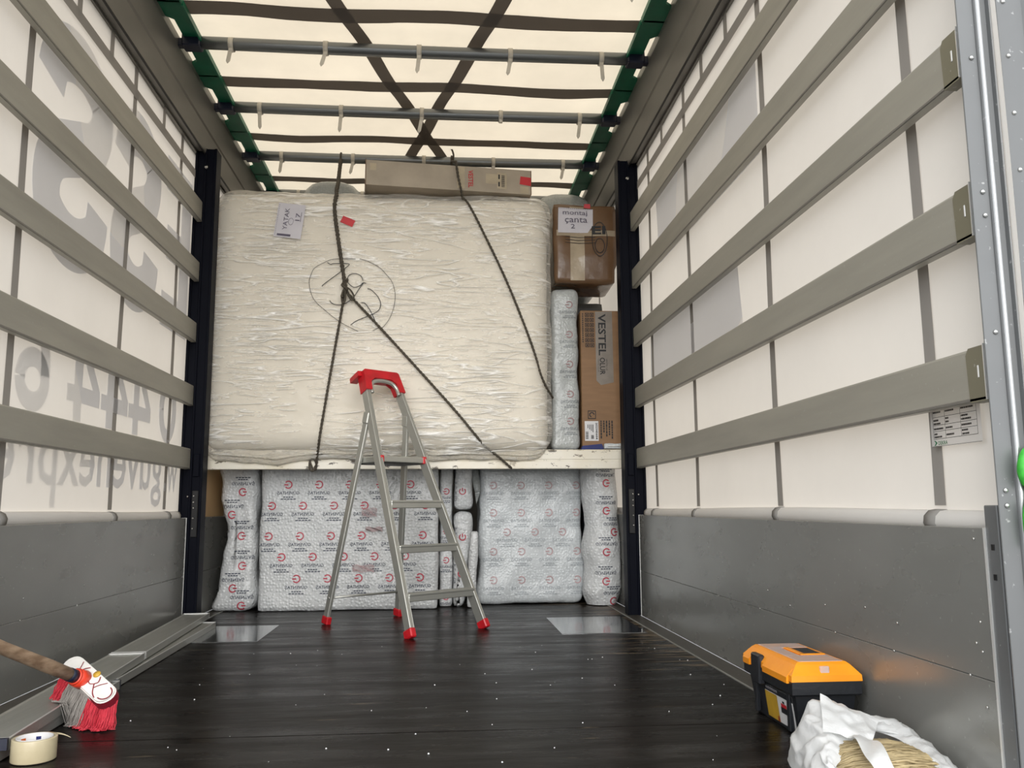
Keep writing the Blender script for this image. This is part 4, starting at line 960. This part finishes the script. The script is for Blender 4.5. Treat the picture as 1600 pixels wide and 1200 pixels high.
# ================================================================ LADDER
XF = 1.0
lad = thing('step_ladder', (-0.06, 4.5, 0.0), 'aluminium step ladder with red cap and red feet in the middle of the floor', 'ladder')
th = 0.6875; LS = V3((math.cos(th), math.sin(th), 0)); LD = V3((-math.sin(th), math.cos(th), 0)); L0 = V3((0.1699, 4.2524, 0.0))
LEAN, ZTOP, ZH, LDB = 0.4669, 1.300, 1.075, 0.7247
def hwid(z): return 0.2331-0.096*z
def lp(side, z, e=0.0): return L0 + LS*(side*(hwid(z)+e)) + LD*(LEAN*z) + V3((0, 0, z))
rail_dir = (LD*LEAN + V3((0, 0, 1))).normalized(); rail_n = LS.cross(rail_dir).normalized()      # across the rail depth
for sd in (-1, 1):
    m = MB(); m.bar(lp(sd, 0.03), lp(sd, ZTOP-0.02), 0.020, 0.050, rail_n, 0.003); rl = m.build('front_rail', M_ALU, lad)
    m = MB(); m.bar(lp(sd, 0.02)-LS*sd*0.011, lp(sd, ZTOP-0.03)-LS*sd*0.011, 0.004, 0.056, rail_n, 0.001); m.build('rail_lip', M_ALU, rl)
    m = MB(); m.bar(lp(sd, -0.0), lp(sd, 0.040), 0.032, 0.064, rail_n, 0.005); ft = m.build('rubber_foot', M_RED, lad)
    q0 = L0 + LS*(sd*hwid(0)) + LD*LDB; q1 = lp(sd, ZH, -0.004) + rail_n*0.0
    if (q1-lp(sd, ZH)).length < 1: q1 = lp(sd, ZH) + LD*0.030
    m = MB(); m.bar(q0+V3((0, 0, 0.02)), q1+(q1-q0).normalized()*0.02, 0.018, 0.042, LD, 0.003); m.build('rear_leg', M_ALU, lad)
    m = MB(); m.bar(q1-(q1-q0).normalized()*0.03, q1+(q1-q0).normalized()*0.035, 0.030, 0.052, LD, 0.006); m.build('hinge_bracket', M_ALU, lad)
    m = MB(); m.bar(q0, q0+(q1-q0).normalized()*0.042, 0.030, 0.056, LD, 0.005); m.build('rubber_foot', M_RED, lad)
for z in (0.176, 0.398, 0.617):
    c0 = L0 + LD*(LEAN*z) + V3((0, 0, z)); w = hwid(z)-0.012
    Mx = Matrix((LS, LD, V3((0, 0, 1)))).transposed().to_4x4(); Mx.translation = c0
    m = MB(); m.box((-w, -0.030, -0.018), (w, 0.055, 0.016), 0.003, 0, Mx); tr_ = m.build('tread', M_ALU, lad)
    m = MB(); m.box((-w-0.004, -0.036, 0.010), (w+0.004, -0.018, 0.022), 0.003, 0, Mx); m.build('tread_nosing', M_ALU, tr_)
    m = MB()
    for k_ in range(5): m.box((-w, -0.012+k_*0.013, 0.016), (w, -0.006+k_*0.013, 0.019), 0, 0, Mx)
    tag(m.build('tread_ribs', M_SPARE, tr_), kind='stuff')
z = 0.853; c0 = L0 + LD*(LEAN*z) + V3((0, 0, z)); Mx = Matrix((LS, LD, V3((0, 0, 1)))).transposed().to_4x4(); Mx.translation = c0; w = hwid(z)-0.012
m = MB(); m.box((-w, -0.022, -0.016), (w, 0.205, 0.016), 0.004, 0, Mx); pf = m.build('platform', M_ALU, lad)
m = MB(); m.box((-w+0.01, 0.0, -0.024), (w-0.01, 0.19, -0.0165), 0.002, 0, Mx); m.build('platform_underside', M_FOAMGREY, pf)
for sd in (-1, 1):
    m = MB(); m.box((sd*w-0.012, -0.026, -0.019), (sd*w+0.012, -0.0, 0.019), 0.004, 0, Mx); m.build('red_corner', M_RED, pf)
m = MB(); m.tube([lp(1, 0.10)+LD*0.0 + LD*0.02, lp(1, 0.10)+LD*0.03], 0.004, 6)
m = MB(); q0 = L0+LS*(-hwid(0))+LD*LDB; q1 = L0+LS*hwid(0)+LD*LDB
m.tube([q0+V3((0, 0, 0.135))-LD*0.02, q1+V3((0, 0, 0.135))-LD*0.02], 0.006, 8); m.build('rear_brace', M_ALU, lad)
# red cap with the bent tube of the front frame under it
wt = hwid(ZTOP)
Mx = Matrix((LS, rail_n, rail_dir)).transposed().to_4x4(); Mx.translation = L0 + LD*(LEAN*ZTOP) + V3((0, 0, ZTOP))
sgn_n = 1 if rail_n.y > 0 else -1
cap = MB()
w = wt+0.022
cap.prism([(-w, -0.085), (-w+0.038, -0.085), (-w+0.046, -0.030), (-w+0.075, -0.008), (w-0.075, -0.008), (w-0.046, -0.030), (w-0.038, -0.085), (w, -0.085), (w-0.012, 0.036), (w-0.022, 0.044), (-w+0.022, 0.044), (-w+0.012, 0.036)], -0.034, 0.030, lambda u, v, t: Mx @ V3((u, sgn_n*t, v)))
cap.prism([(-w-0.014, 0.010), (-w+0.03, 0.010), (-w+0.03, 0.044), (-w-0.010, 0.040)], -0.01, 0.075, lambda u, v, t: Mx @ V3((u, sgn_n*t, v)))
cap.prism([(-w+0.012, 0.020), (w-0.012, 0.020), (w-0.02, 0.044), (-w+0.02, 0.044)], 0.030, 0.075, lambda u, v, t: Mx @ V3((u, sgn_n*t, v)))
cap.build('red_cap', M_RED, lad)
m = MB(); arc = [(-wt+0.020, -0.10), (-wt+0.022, -0.06), (-wt+0.045, -0.028), (-wt+0.085, -0.016), (wt-0.085, -0.016), (wt-0.045, -0.028), (wt-0.022, -0.06), (wt-0.020, -0.10)]
m.tube(smooth_path([Mx @ V3((u, -sgn_n*0.020, v)) for u, v in arc], 5), 0.011, 8); m.build('bent_handle', M_ALU, lad)

# ================================================================ SPARE SLATS ON THE FLOOR
def spare(label, xa, ya, xb, yb2, z0, w=0.128, h=0.026, caps=(True, True)):
    p, q = V3((xa, ya, z0)), V3((xb, yb2, z0)); o = thing('spare_slat', (p+q)/2, label, 'slat', 'spare slats lying along the left side board')
    y = (q-p).normalized(); x = V3((y.y, -y.x, 0)); L = (q-p).length
    f = lambda u, v, t: p + x*u + y*t + V3((0, 0, v))
    m = MB(); hw2 = w/2
    m.prism([(-hw2, 0), (hw2, 0), (hw2, h), (hw2-0.004, h+0.001), (hw2-0.008, h-0.003), (-hw2+0.008, h-0.003), (-hw2+0.004, h+0.001), (-hw2, h)], 0.012, L-0.012, f)
    m.build('body', M_SPARE, o)
    for t0, t1, c in ((0, 0.0115, caps[0]), (L-0.0115, L, caps[1])):
        m = MB(); m.prism([(-hw2, 0.001), (hw2, 0.001), (hw2, h+0.002), (-hw2, h+0.002)], t0, t1, f); m.build('end_plate', M_EDGE if not c else M_NAVYP, o)
    m = MB(); m.prism([(hw2-0.004, h), (hw2+0.0008, h), (hw2+0.0008, h+0.0016), (hw2-0.004, h+0.0016)], 0.012, L-0.012, f); m.build('bright_edge', M_EDGE, o)
    for t in (0.012, L-0.016):
        m = MB(); m.prism([(-hw2, h-0.002), (hw2, h-0.002), (hw2, h+0.002), (-hw2, h+0.002)], t, t+0.004, f); m.build('bright_edge', M_EDGE, o)
    return o
spare('long spare aluminium slat flat on the floor, its far end beside the metal floor plate', -1.035, 3.12, -1.078, 4.60, 0.003, caps=(False, True))
spare('spare aluminium slat flat on the floor, partly hidden behind the tape roll', -0.995, 2.12, -1.016, 3.10, 0.003, caps=(False, True))
spare('spare aluminium slat on top of another, its far end reaching the left pillar', -1.068, 3.50, -1.150, 4.74, 0.031, caps=(False, False))
spare('nearest spare aluminium slat on top, running under the broom head', -0.975, 2.235, -1.066, 3.485, 0.031, caps=(True, False))

# ================================================================ BROOM
br = thing('broom', (-0.86, 2.6, 0.0), 'broom with white head, red and grey bristles and wooden handle, leaning at the left', 'broom')
HA, HB = V3((-0.962, 2.672, 0.171)), V3((-0.767, 2.519, 0.077))
ha = (HB-HA).normalized(); hn = V3((-0.12, -0.64, 0.76)); hn = (hn-ha*hn.dot(ha)).normalized(); hw3 = ha.cross(hn).normalized()
HC = (HA+HB)/2; HL = 0.118
fh = lambda u, v, t: HC + ha*u + hw3*v + hn*t
def stadium(L, r, n=10): return [(L*math.copysign(1, math.cos(a))*(1 if True else 0) + r*math.cos(a), r*math.sin(a)) for a in [-PI/2+PI*i/n for i in range(n+1)]] + [(-L + r*math.cos(a), r*math.sin(a)) for a in [PI/2+PI*i/n for i in range(n+1)]]
def stad(L, r, n=10): return [(L+r*math.cos(a), r*math.sin(a)) for a in [-PI/2+PI*i/n for i in range(n+1)]] + [(-L+r*math.cos(a), r*math.sin(a)) for a in [PI/2+PI*i/n for i in range(n+1)]]
m = MB(); m.prism(stad(0.088, 0.030), -0.020, 0.004, fh); m.prism(stad(0.087, 0.0275), 0.004, 0.010, fh); hd = m.build('head', M_WHITEP, br)
m = MB(); fi = lambda u, v: fh(u, v*0.78, 0.0115)
for sg in (-1, 1):
    stroke(m, [(p.x*sg, p.y) for p in smooth_path([(0.028, -0.030, 0), (0.040, -0.012, 0), (0.036, 0.0, 0), (0.046, 0.012, 0), (0.062, 0.026, 0), (0.080, 0.033, 0)], 5)], 0.0035, fi)
    stroke(m, [(p.x*sg, p.y) for p in smooth_path([(0.036, 0.0, 0), (0.024, 0.010, 0), (0.012, 0.006, 0)], 5)], 0.003, fi)
    stroke(m, [(p.x*sg, p.y) for p in smooth_path([(0.046, 0.012, 0), (0.052, -0.006, 0), (0.066, -0.030, 0)], 5)], 0.003, fi)
stroke(m, [(0.087+0.0255*math.cos(a), 0.0255*math.sin(a)) for a in [-PI/2+PI*i/12 for i in range(13)]], 0.004, fi)
tag(m.build('head_pattern', M_MAROON, hd, False), kind='stuff')
m = MB(); m.prism(stad(0.088, 0.0302), -0.0195, 0.0035, lambda u, v, t: fh(max(u, 0.055), v*1.01, t)); m.build('maroon_end', M_MAROON, hd)
m = MB(); m.lathe([(0.011, 0), (0.010, 0.003), (0.0, 0.005)], HC+hn*0.0105+ha*0.010+hw3*0.022*(1 if hw3.z > 0 else -1), 14, Matrix((ha, hw3, hn)).transposed()); m.build('yellow_badge', M_YELLOW, hd)
hdir = V3((-0.305, -0.858, 0.416)).normalized(); SK = HC - ha*0.012 - hw3*0.012*(1 if hw3.z > 0 else -1) + hn*0.008
def along(t): return SK + hdir*t
m = MB(); m.tube([along(-0.004), along(0.030)], [0.027, 0.024], 16); m.tube([along(0.030), along(0.034)], [0.024, 0.021], 16); m.build('socket', simple('orange_red_plastic', (0.72, 0.05, 0.02, 1), rough=0.35), br)
m = MB(); m.tube([along(0.034), along(0.058)], 0.0185, 16); m.build('collar', M_NAVYP, br)
m = MB(); hl = (1.225-abs(SK.x))/0.305-0.03; m.tube([along(0.052+(hl-0.052)*i/12) for i in range(13)], [0.0172+0.0012*math.sin(i*1.7) for i in range(13)], 14); m.build('handle', M_WOOD, br)
BD = (-hn*0.30 + V3((-0.42, -0.10, -0.80))).normalized()
def bristles(name, mat, u0_, u1_, n, seed, splay, length):
    m = MB(); rn = random.Random(seed)
    for i in range(n):
        u = rn.uniform(u0_, u1_); v = rn.uniform(-0.027, 0.027)
        if abs(u) > 0.085: v *= 0.6
        s0 = fh(u, v, -0.018); L = length*rn.uniform(0.82, 1.08); d = (BD + ha*(u*splay*7+rn.gauss(0, .06)) + hw3*(v*splay*14+rn.gauss(0, .06))).normalized()
        P = []
        for k_ in range(5):
            t = k_/4; p = s0 + d*L*t + V3((0, 0, -0.035))*t*t + V3((rn.gauss(0, .0015), rn.gauss(0, .0015), 0))*k_
            p.z = max(p.z, 0.003+0.004*rn.random()) if p.x > -0.925 else max(p.z, 0.062)
            P.append(p)
        m.tube(P, 0.0011, 3, caps=False)
    return tag(m.build(name, mat, br, False), kind='stuff')
bristles('red_bristles', M_BRISRED, 0.030, 0.116, 1500, 1, 0.25, 0.100)
bristles('grey_bristles', M_BRISGREY, -0.070, 0.034, 1300, 2, 0.25, 0.095)
bristles('red_bristles', M_BRISRED, -0.116, -0.072, 450, 3, 0.55, 0.070)

# ================================================================ TAPE ROLL
tr = thing('packing_tape_roll', (-0.862, 2.272, 0.0), 'roll of clear brown packing tape standing flat on the floor at the lower left', 'tape')
C_ = V3((-0.862, 2.272, 0.0))
m = MB(); m.lathe([(0.0415, 0.002), (0.050, 0.002), (0.0505, 0.004), (0.0505, 0.052), (0.050, 0.054), (0.0415, 0.054)], C_, 40, closed=True); m.build('tape', M_PKTAPE, tr)
m = MB(); m.lathe([(0.0385, 0.001), (0.041, 0.001), (0.041, 0.0550), (0.0385, 0.0550)], C_, 40, closed=True); core = m.build('cardboard_core', M_LABEL, tr)
m = MB()
for a, w_, mi in ((0.6, 0.35, 0), (1.6, 0.3, 1), (2.5, 0.35, 0), (3.6, 0.3, 1), (5.2, 0.35, 0)):
    m.grid(lambda u, v: C_+V3((0.0383*math.cos(a+w_*u), 0.0383*math.sin(a+w_*u), 0.012+0.034*v)), 4, 1, mi)
tag(m.build('core_print', [simple('orange_ink', (0.65, 0.15, 0.04, 1)), M_BLUE], core, False), kind='stuff')
m = MB(); m.grid(lambda u, v: C_+V3((0.030+0.034*u, 0.040+0.012*u, 0.049+0.005*v*(1-u*0.7)-0.012*u*u)), 8, 2); m.build('loose_end', M_PKTAPE, tr, False)

# ================================================================ TOOLBOX
tb = thing('toolbox', (1.12, 2.41, 0.0), 'black toolbox with orange lid on the floor against the right side board', 'toolbox')
TX0, TX1, TY0, TY1 = 1.034, 1.222, 2.234, 2.590
m = MB()
def ring(z, ins): return [(TX0+ins, TY0+ins, z), (TX1-ins, TY0+ins, z), (TX1-ins, TY1-ins, z), (TX0+ins, TY1-ins, z)]
m.hull([V3(p) for z, i in ((0.0, 0.030), (0.004, 0.026), (0.116, 0.012)) for p in ring(z, i)])
m.hull([V3(p) for z, i in ((0.110, 0.004), (0.114, 0.0), (0.146, 0.0)) for p in ring(z, i)])
for y in (TY0+0.06, TY1-0.06): m.box((TX0+0.010, y-0.010, 0.01), (TX0+0.022, y+0.010, 0.115), 0.002)
body = m.build('body', M_BOXBLACK, tb)
m = MB()
sh = [(TX0-0.002, 0.1465), (TX0-0.002, 0.160), (TX0+0.026, 0.192), (TX1-0.020, 0.192), (TX1+0.002, 0.160), (TX1+0.002, 0.1465)]
P = []
for z, ins in ((0.1465, -0.002), (0.162, -0.001), (0.186, 0.020), (0.192, 0.028)):
    P += [V3(p) for p in ring(z, ins)]
m.hull(P); lid = m.build('lid', M_ORANGE, tb)
m = MB()
for a, bq in ((TY0+0.030, TY0+0.125), (TY1-0.105, TY1-0.030)):
    m.box((TX0+0.034, a, 0.1915), (TX1-0.034, bq, 0.1932), 0.001)
m.box((TX0+0.034, TY0+0.125, 0.1915), (TX0+0.075, TY1-0.105, 0.1932), 0.001)
m.build('clear_lid_panel', M_DIRTYTOP, lid)
m = MB(); m.box((TX0+0.088, TY0+0.135, 0.1910), (TX1-0.040, TY1-0.115, 0.1935), 0.001); m.build('handle_recess', M_BOXBLACK, lid)
m = MB(); m.box((TX0+0.080, TY0+0.130, 0.1915), (TX0+0.096, TY1-0.110, 0.1955), 0.003); m.box((TX0+0.080, TY0+0.126, 0.1915), (TX1-0.036, TY0+0.138, 0.1955), 0.003); m.build('carry_handle', M_ORANGE, lid)
m = MB(); m.box((TX0+0.080, TY0+0.004, 0.162), (TX0+0.105, TY0+0.014, 0.184), 0.002); m.build('lid_lock', M_DIRTYTOP, lid)
for ya_, yb_ in ((TY0+0.02, TY1-0.165), (TY1-0.062, TY1-0.012)):
    m = MB(); m.hull([V3((x, y, z)) for x, z in ((TX0-0.007, 0.140), (TX0-0.007, 0.156), (TX0+0.012, 0.178), (TX0+0.012, 0.140)) for y in (ya_, yb_)]); m.build('lid_skirt', M_ORANGE, lid)
m = MB(); m.box((TX0-0.009, TY1-0.145, 0.098), (TX0+0.010, TY1-0.082, 0.180), 0.004); m.build('latch', M_BOXBLACK, tb)
# printed label on the side facing left
def side_pt(y, z): return V3((TX0+0.0265-0.014*(z-0.004)/0.112-0.0115*0-0.001, y, z))
ml = MB(); y0_, y1_ = TY0+0.040, TY0+0.235
ml.add([side_pt(y0_, 0.012), side_pt(y1_, 0.012), side_pt(y1_, 0.100), side_pt(y0_, 0.100)], [(0, 1, 2, 3)], 0)
lbx = ml.build('side_label', M_LABEL, tb, False)
ml = MB(); off = V3((-0.0006, 0, 0)); fs = lambda u, v: side_pt(y1_-u, v)+off
rect2(ml, 0.0, 0.085, 0.012, 0.082, fs, 0); rect2(ml, 0.0, 0.195, 0.084, 0.100, fs, 1)
rect2(ml, 0.105, 0.150, 0.042, 0.058, fs, 1); rect2(ml, 0.108, 0.146, 0.058, 0.068, fs, 2); rect2(ml, 0.120, 0.134, 0.069, 0.075, fs, 1); rect2(ml, 0.150, 0.180, 0.030, 0.042, fs, 1)
rect2(ml, 0.070, 0.085, 0.012, 0.026, fs, 2)
for i in range(3): rect2(ml, 0.125, 0.180, 0.016+0.004*i, 0.018+0.004*i, fs, 3)
for i in range(6): rect2(ml, 0.01+0.014*i, 0.021+0.014*i, 0.088, 0.096, fs, 3)
tag(ml.build('label_print', [M_YELLOW, M_BOXBLACK, M_REDTAPE, M_PAPER], lbx, False), kind='stuff')

# ================================================================ CARRIER BAG WITH STRAW BUNDLE
bag = thing('carrier_bag', (1.10, 1.95, 0.0), 'crumpled white plastic carrier bag on the floor at the lower right corner', 'bag')
RIM = [((1.075, 1.70, .050), (1.13, 1.68, .055), (1.17, 1.65, .003)), ((1.125, 1.80, .068), (1.19, 1.81, .062), (1.230, 1.79, .003)), ((1.150, 1.905, .078), (1.203, 1.925, .078), (1.234, 1.93, .003)),
       ((1.137, 1.965, .083), (1.198, 2.025, .098), (1.232, 2.06, .003)), ((1.105, 1.985, .087), (1.12, 2.06, .112), (1.14, 2.14, .003)), ((1.070, 1.93, .084), (1.038, 2.09, .138), (1.03, 2.16, .003)),
       ((1.035, 1.885, .080), (0.978, 2.02, .112), (0.948, 2.08, .003)), ((0.990, 1.845, .076), (0.952, 1.91, .088), (0.922, 1.94, .003)), ((0.932, 1.775, .062), (0.918, 1.78, .066), (0.895, 1.76, .003)), ((1.00, 1.69, .045), (1.01, 1.655, .050), (1.03, 1.60, .003))]
def cyc(L, a):
    n = len(L); x = (a % 1.0)*n; i = int(x); t = x-i; p0, p1, p2, p3 = [V3(L[(i+k_) % n]) for k_ in (-1, 0, 1, 2)]
    return 0.5*((2*p1)+(p2-p0)*t+(2*p0-5*p1+4*p2-p3)*t*t+(3*p1-p0-3*p2+p3)*t**3)
def bag_fn(a, v):
    """ring of sheet: v 0 mouth edge, 0.42 crest, 1 on the floor"""
    I, C, O = (cyc([r[k_] for r in RIM], a) for k_ in range(3))
    if v < 0.42: t = v/0.42; p = I.lerp(C, t) + V3((0, 0, 0.010*math.sin(t*PI)))
    else: t = (v-0.42)/0.58; p = C.lerp(O, t) + (O-C).normalized()*0.030*math.sin(t*PI) + V3((0, 0, 0.020*math.sin(t*PI)))
    env = math.sin(min(1, v*1.15)*PI)**0.5 if v < 0.86 else 0.25
    f1 = 1-2*abs(fbm(V3((a*16+p.x*4, v*3.0, 2.5)), 2)); f2 = 1-2*abs(fbm(V3((p.x*13, p.y*13, p.z*13+a*4)), 3))
    out = V3((p.x-1.07, p.y-1.86, 0.10)).normalized()
    p += out*env*(0.014*f1+0.005*f2-0.009)
    p.z = max(p.z, 0.0035); p.x = min(p.x, 1.2375); return p
m = MB(); NU, NVv = 150, 44
Pv = [bag_fn(i/NU, j/NVv) for j in range(NVv+1) for i in range(NU)]
m.add(Pv, [(j*NU+i, j*NU+(i+1) % NU, (j+1)*NU+(i+1) % NU, (j+1)*NU+i) for j in range(NVv) for i in range(NU)], 0, True)
m.build('bag_body', M_BAG, bag, False)
def flap(p0, p1, p2, p3, n=16, amp=0.006, seed=0):
    m = MB(); p0, p1, p2, p3 = map(V3, (p0, p1, p2, p3))
    def f(u, v):
        p = (p0*(1-u)+p1*u)*(1-v)+(p3*(1-u)+p2*u)*v
        return p + V3((-0.1, -0.7, 0.7))*amp*((1-2*abs(fbm(V3((u*2.5+seed, v*2.5, seed)), 2)))*1.3 + math.sin(u*PI)*math.sin(v*PI)*1.6)
    m.grid(f, n, n); m.build('loose_fold', M_BAG, bag, False)
flap((1.040, 2.085, .146), (1.140, 1.998, .104), (1.052, 1.862, .092), (0.968, 1.915, .104), seed=2, amp=0.006)
flap((1.098, 1.980, .092), (1.150, 2.035, .106), (1.176, 1.985, .098), (1.160, 1.945, .086), seed=4, amp=0.0015)
m = MB(); hp_ = smooth_path([(1.030, 1.885, .100), (1.028, 1.845, .105), (1.015, 1.79, .104), (1.000, 1.73, .098), (0.992, 1.68, .075), (0.990, 1.66, .05)], 6)
nh = len(hp_)
m.add([p+V3((e_*0.024, 0.004*e_, 0.006*math.cos(e_*2+i*0.35))) for i, p in enumerate(hp_) for e_ in (-1, -0.35, 0.35, 1)], [(4*i+k_, 4*i+k_+1, 4*i+k_+5, 4*i+k_+4) for i in range(nh-1) for k_ in range(3)], 0, True)
m.build('bag_handle', M_BAG, bag, False)
sb = thing('straw_bundle', (1.06, 1.83, 0.0), 'bundle of straw-coloured packing fibre showing in the mouth of the white bag', 'fibre bundle')
m = MB(); rn = random.Random(12)
for i in range(620):
    a = rn.uniform(0.05*PI, 0.95*PI); r_ = rn.uniform(0.80, 1.0); o1 = math.cos(a)*r_; o2 = math.sin(a)*r_; wob = rn.uniform(-.01, .01)
    P = []
    for k_ in range(8):
        t = k_/7; x = 0.945+0.225*t; w3 = 0.128*(1-0.30*(2*t-1)**2)
        P.append(V3((x+rn.gauss(0, .002), 1.862-0.020*t+o1*w3+wob*math.sin(t*5)+rn.gauss(0, .002), max(0.008, 0.010+(max(0.0, o2)**0.5)*0.080*(1-0.35*(2*t-1)**4)+rn.gauss(0, .002)))))
    m.tube(P, rn.uniform(0.0016, 0.0034), 4, caps=False)
tag(m.build('fibre_strands', M_STRAW, sb, False), kind='stuff')
m = MB(); m.lathe([(0.0, 0.070), (0.045, 0.066), (0.080, 0.050), (0.095, 0.020), (0.095, 0.006)], (1.045, 1.825, 0.0), 24); m.build('core', M_STRAW, sb)

# ================================================================ SMALL THINGS
gs = thing('green_strap', (1.27, 1.6, 0.62), 'bright green strap end hanging on the right rear post at the picture edge', 'strap')
m = MB(); m.tube(smooth_path([(1.307, 1.600, 0.702), (1.279, 1.596, 0.706), (1.265, 1.594, 0.685), (1.264, 1.596, 0.660), (1.277, 1.599, 0.640), (1.307, 1.602, 0.636)], 6), 0.011, 8); m.build('loop', M_BRIGHTGREEN, gs)
m = MB(); m.tube(smooth_path([(1.307, 1.60, 0.628), (1.269, 1.598, 0.60), (1.264, 1.600, 0.56), (1.269, 1.601, 0.52)], 6), 0.007, 8); m.build('tail', M_BRIGHTGREEN, gs)

m = MB(); rn = random.Random(21)
for i in range(64):
    x, y = rn.uniform(-0.9, 1.1), rn.uniform(2.0, 3.9); r_ = rn.uniform(0.0010, 0.0030)
    if (abs(x-1.12) < 0.12 and abs(y-2.4) < 0.25) or x < -0.80: continue
    m.lathe([(r_*0.7, 0), (r_, r_*0.6), (0, r_*1.3)], (x, y, 0.0), 6)
cr = tag(m.build('foam_crumbs', M_CRUMB), 'tiny white foam crumbs scattered over the dark floor', 'crumbs', kind='stuff')
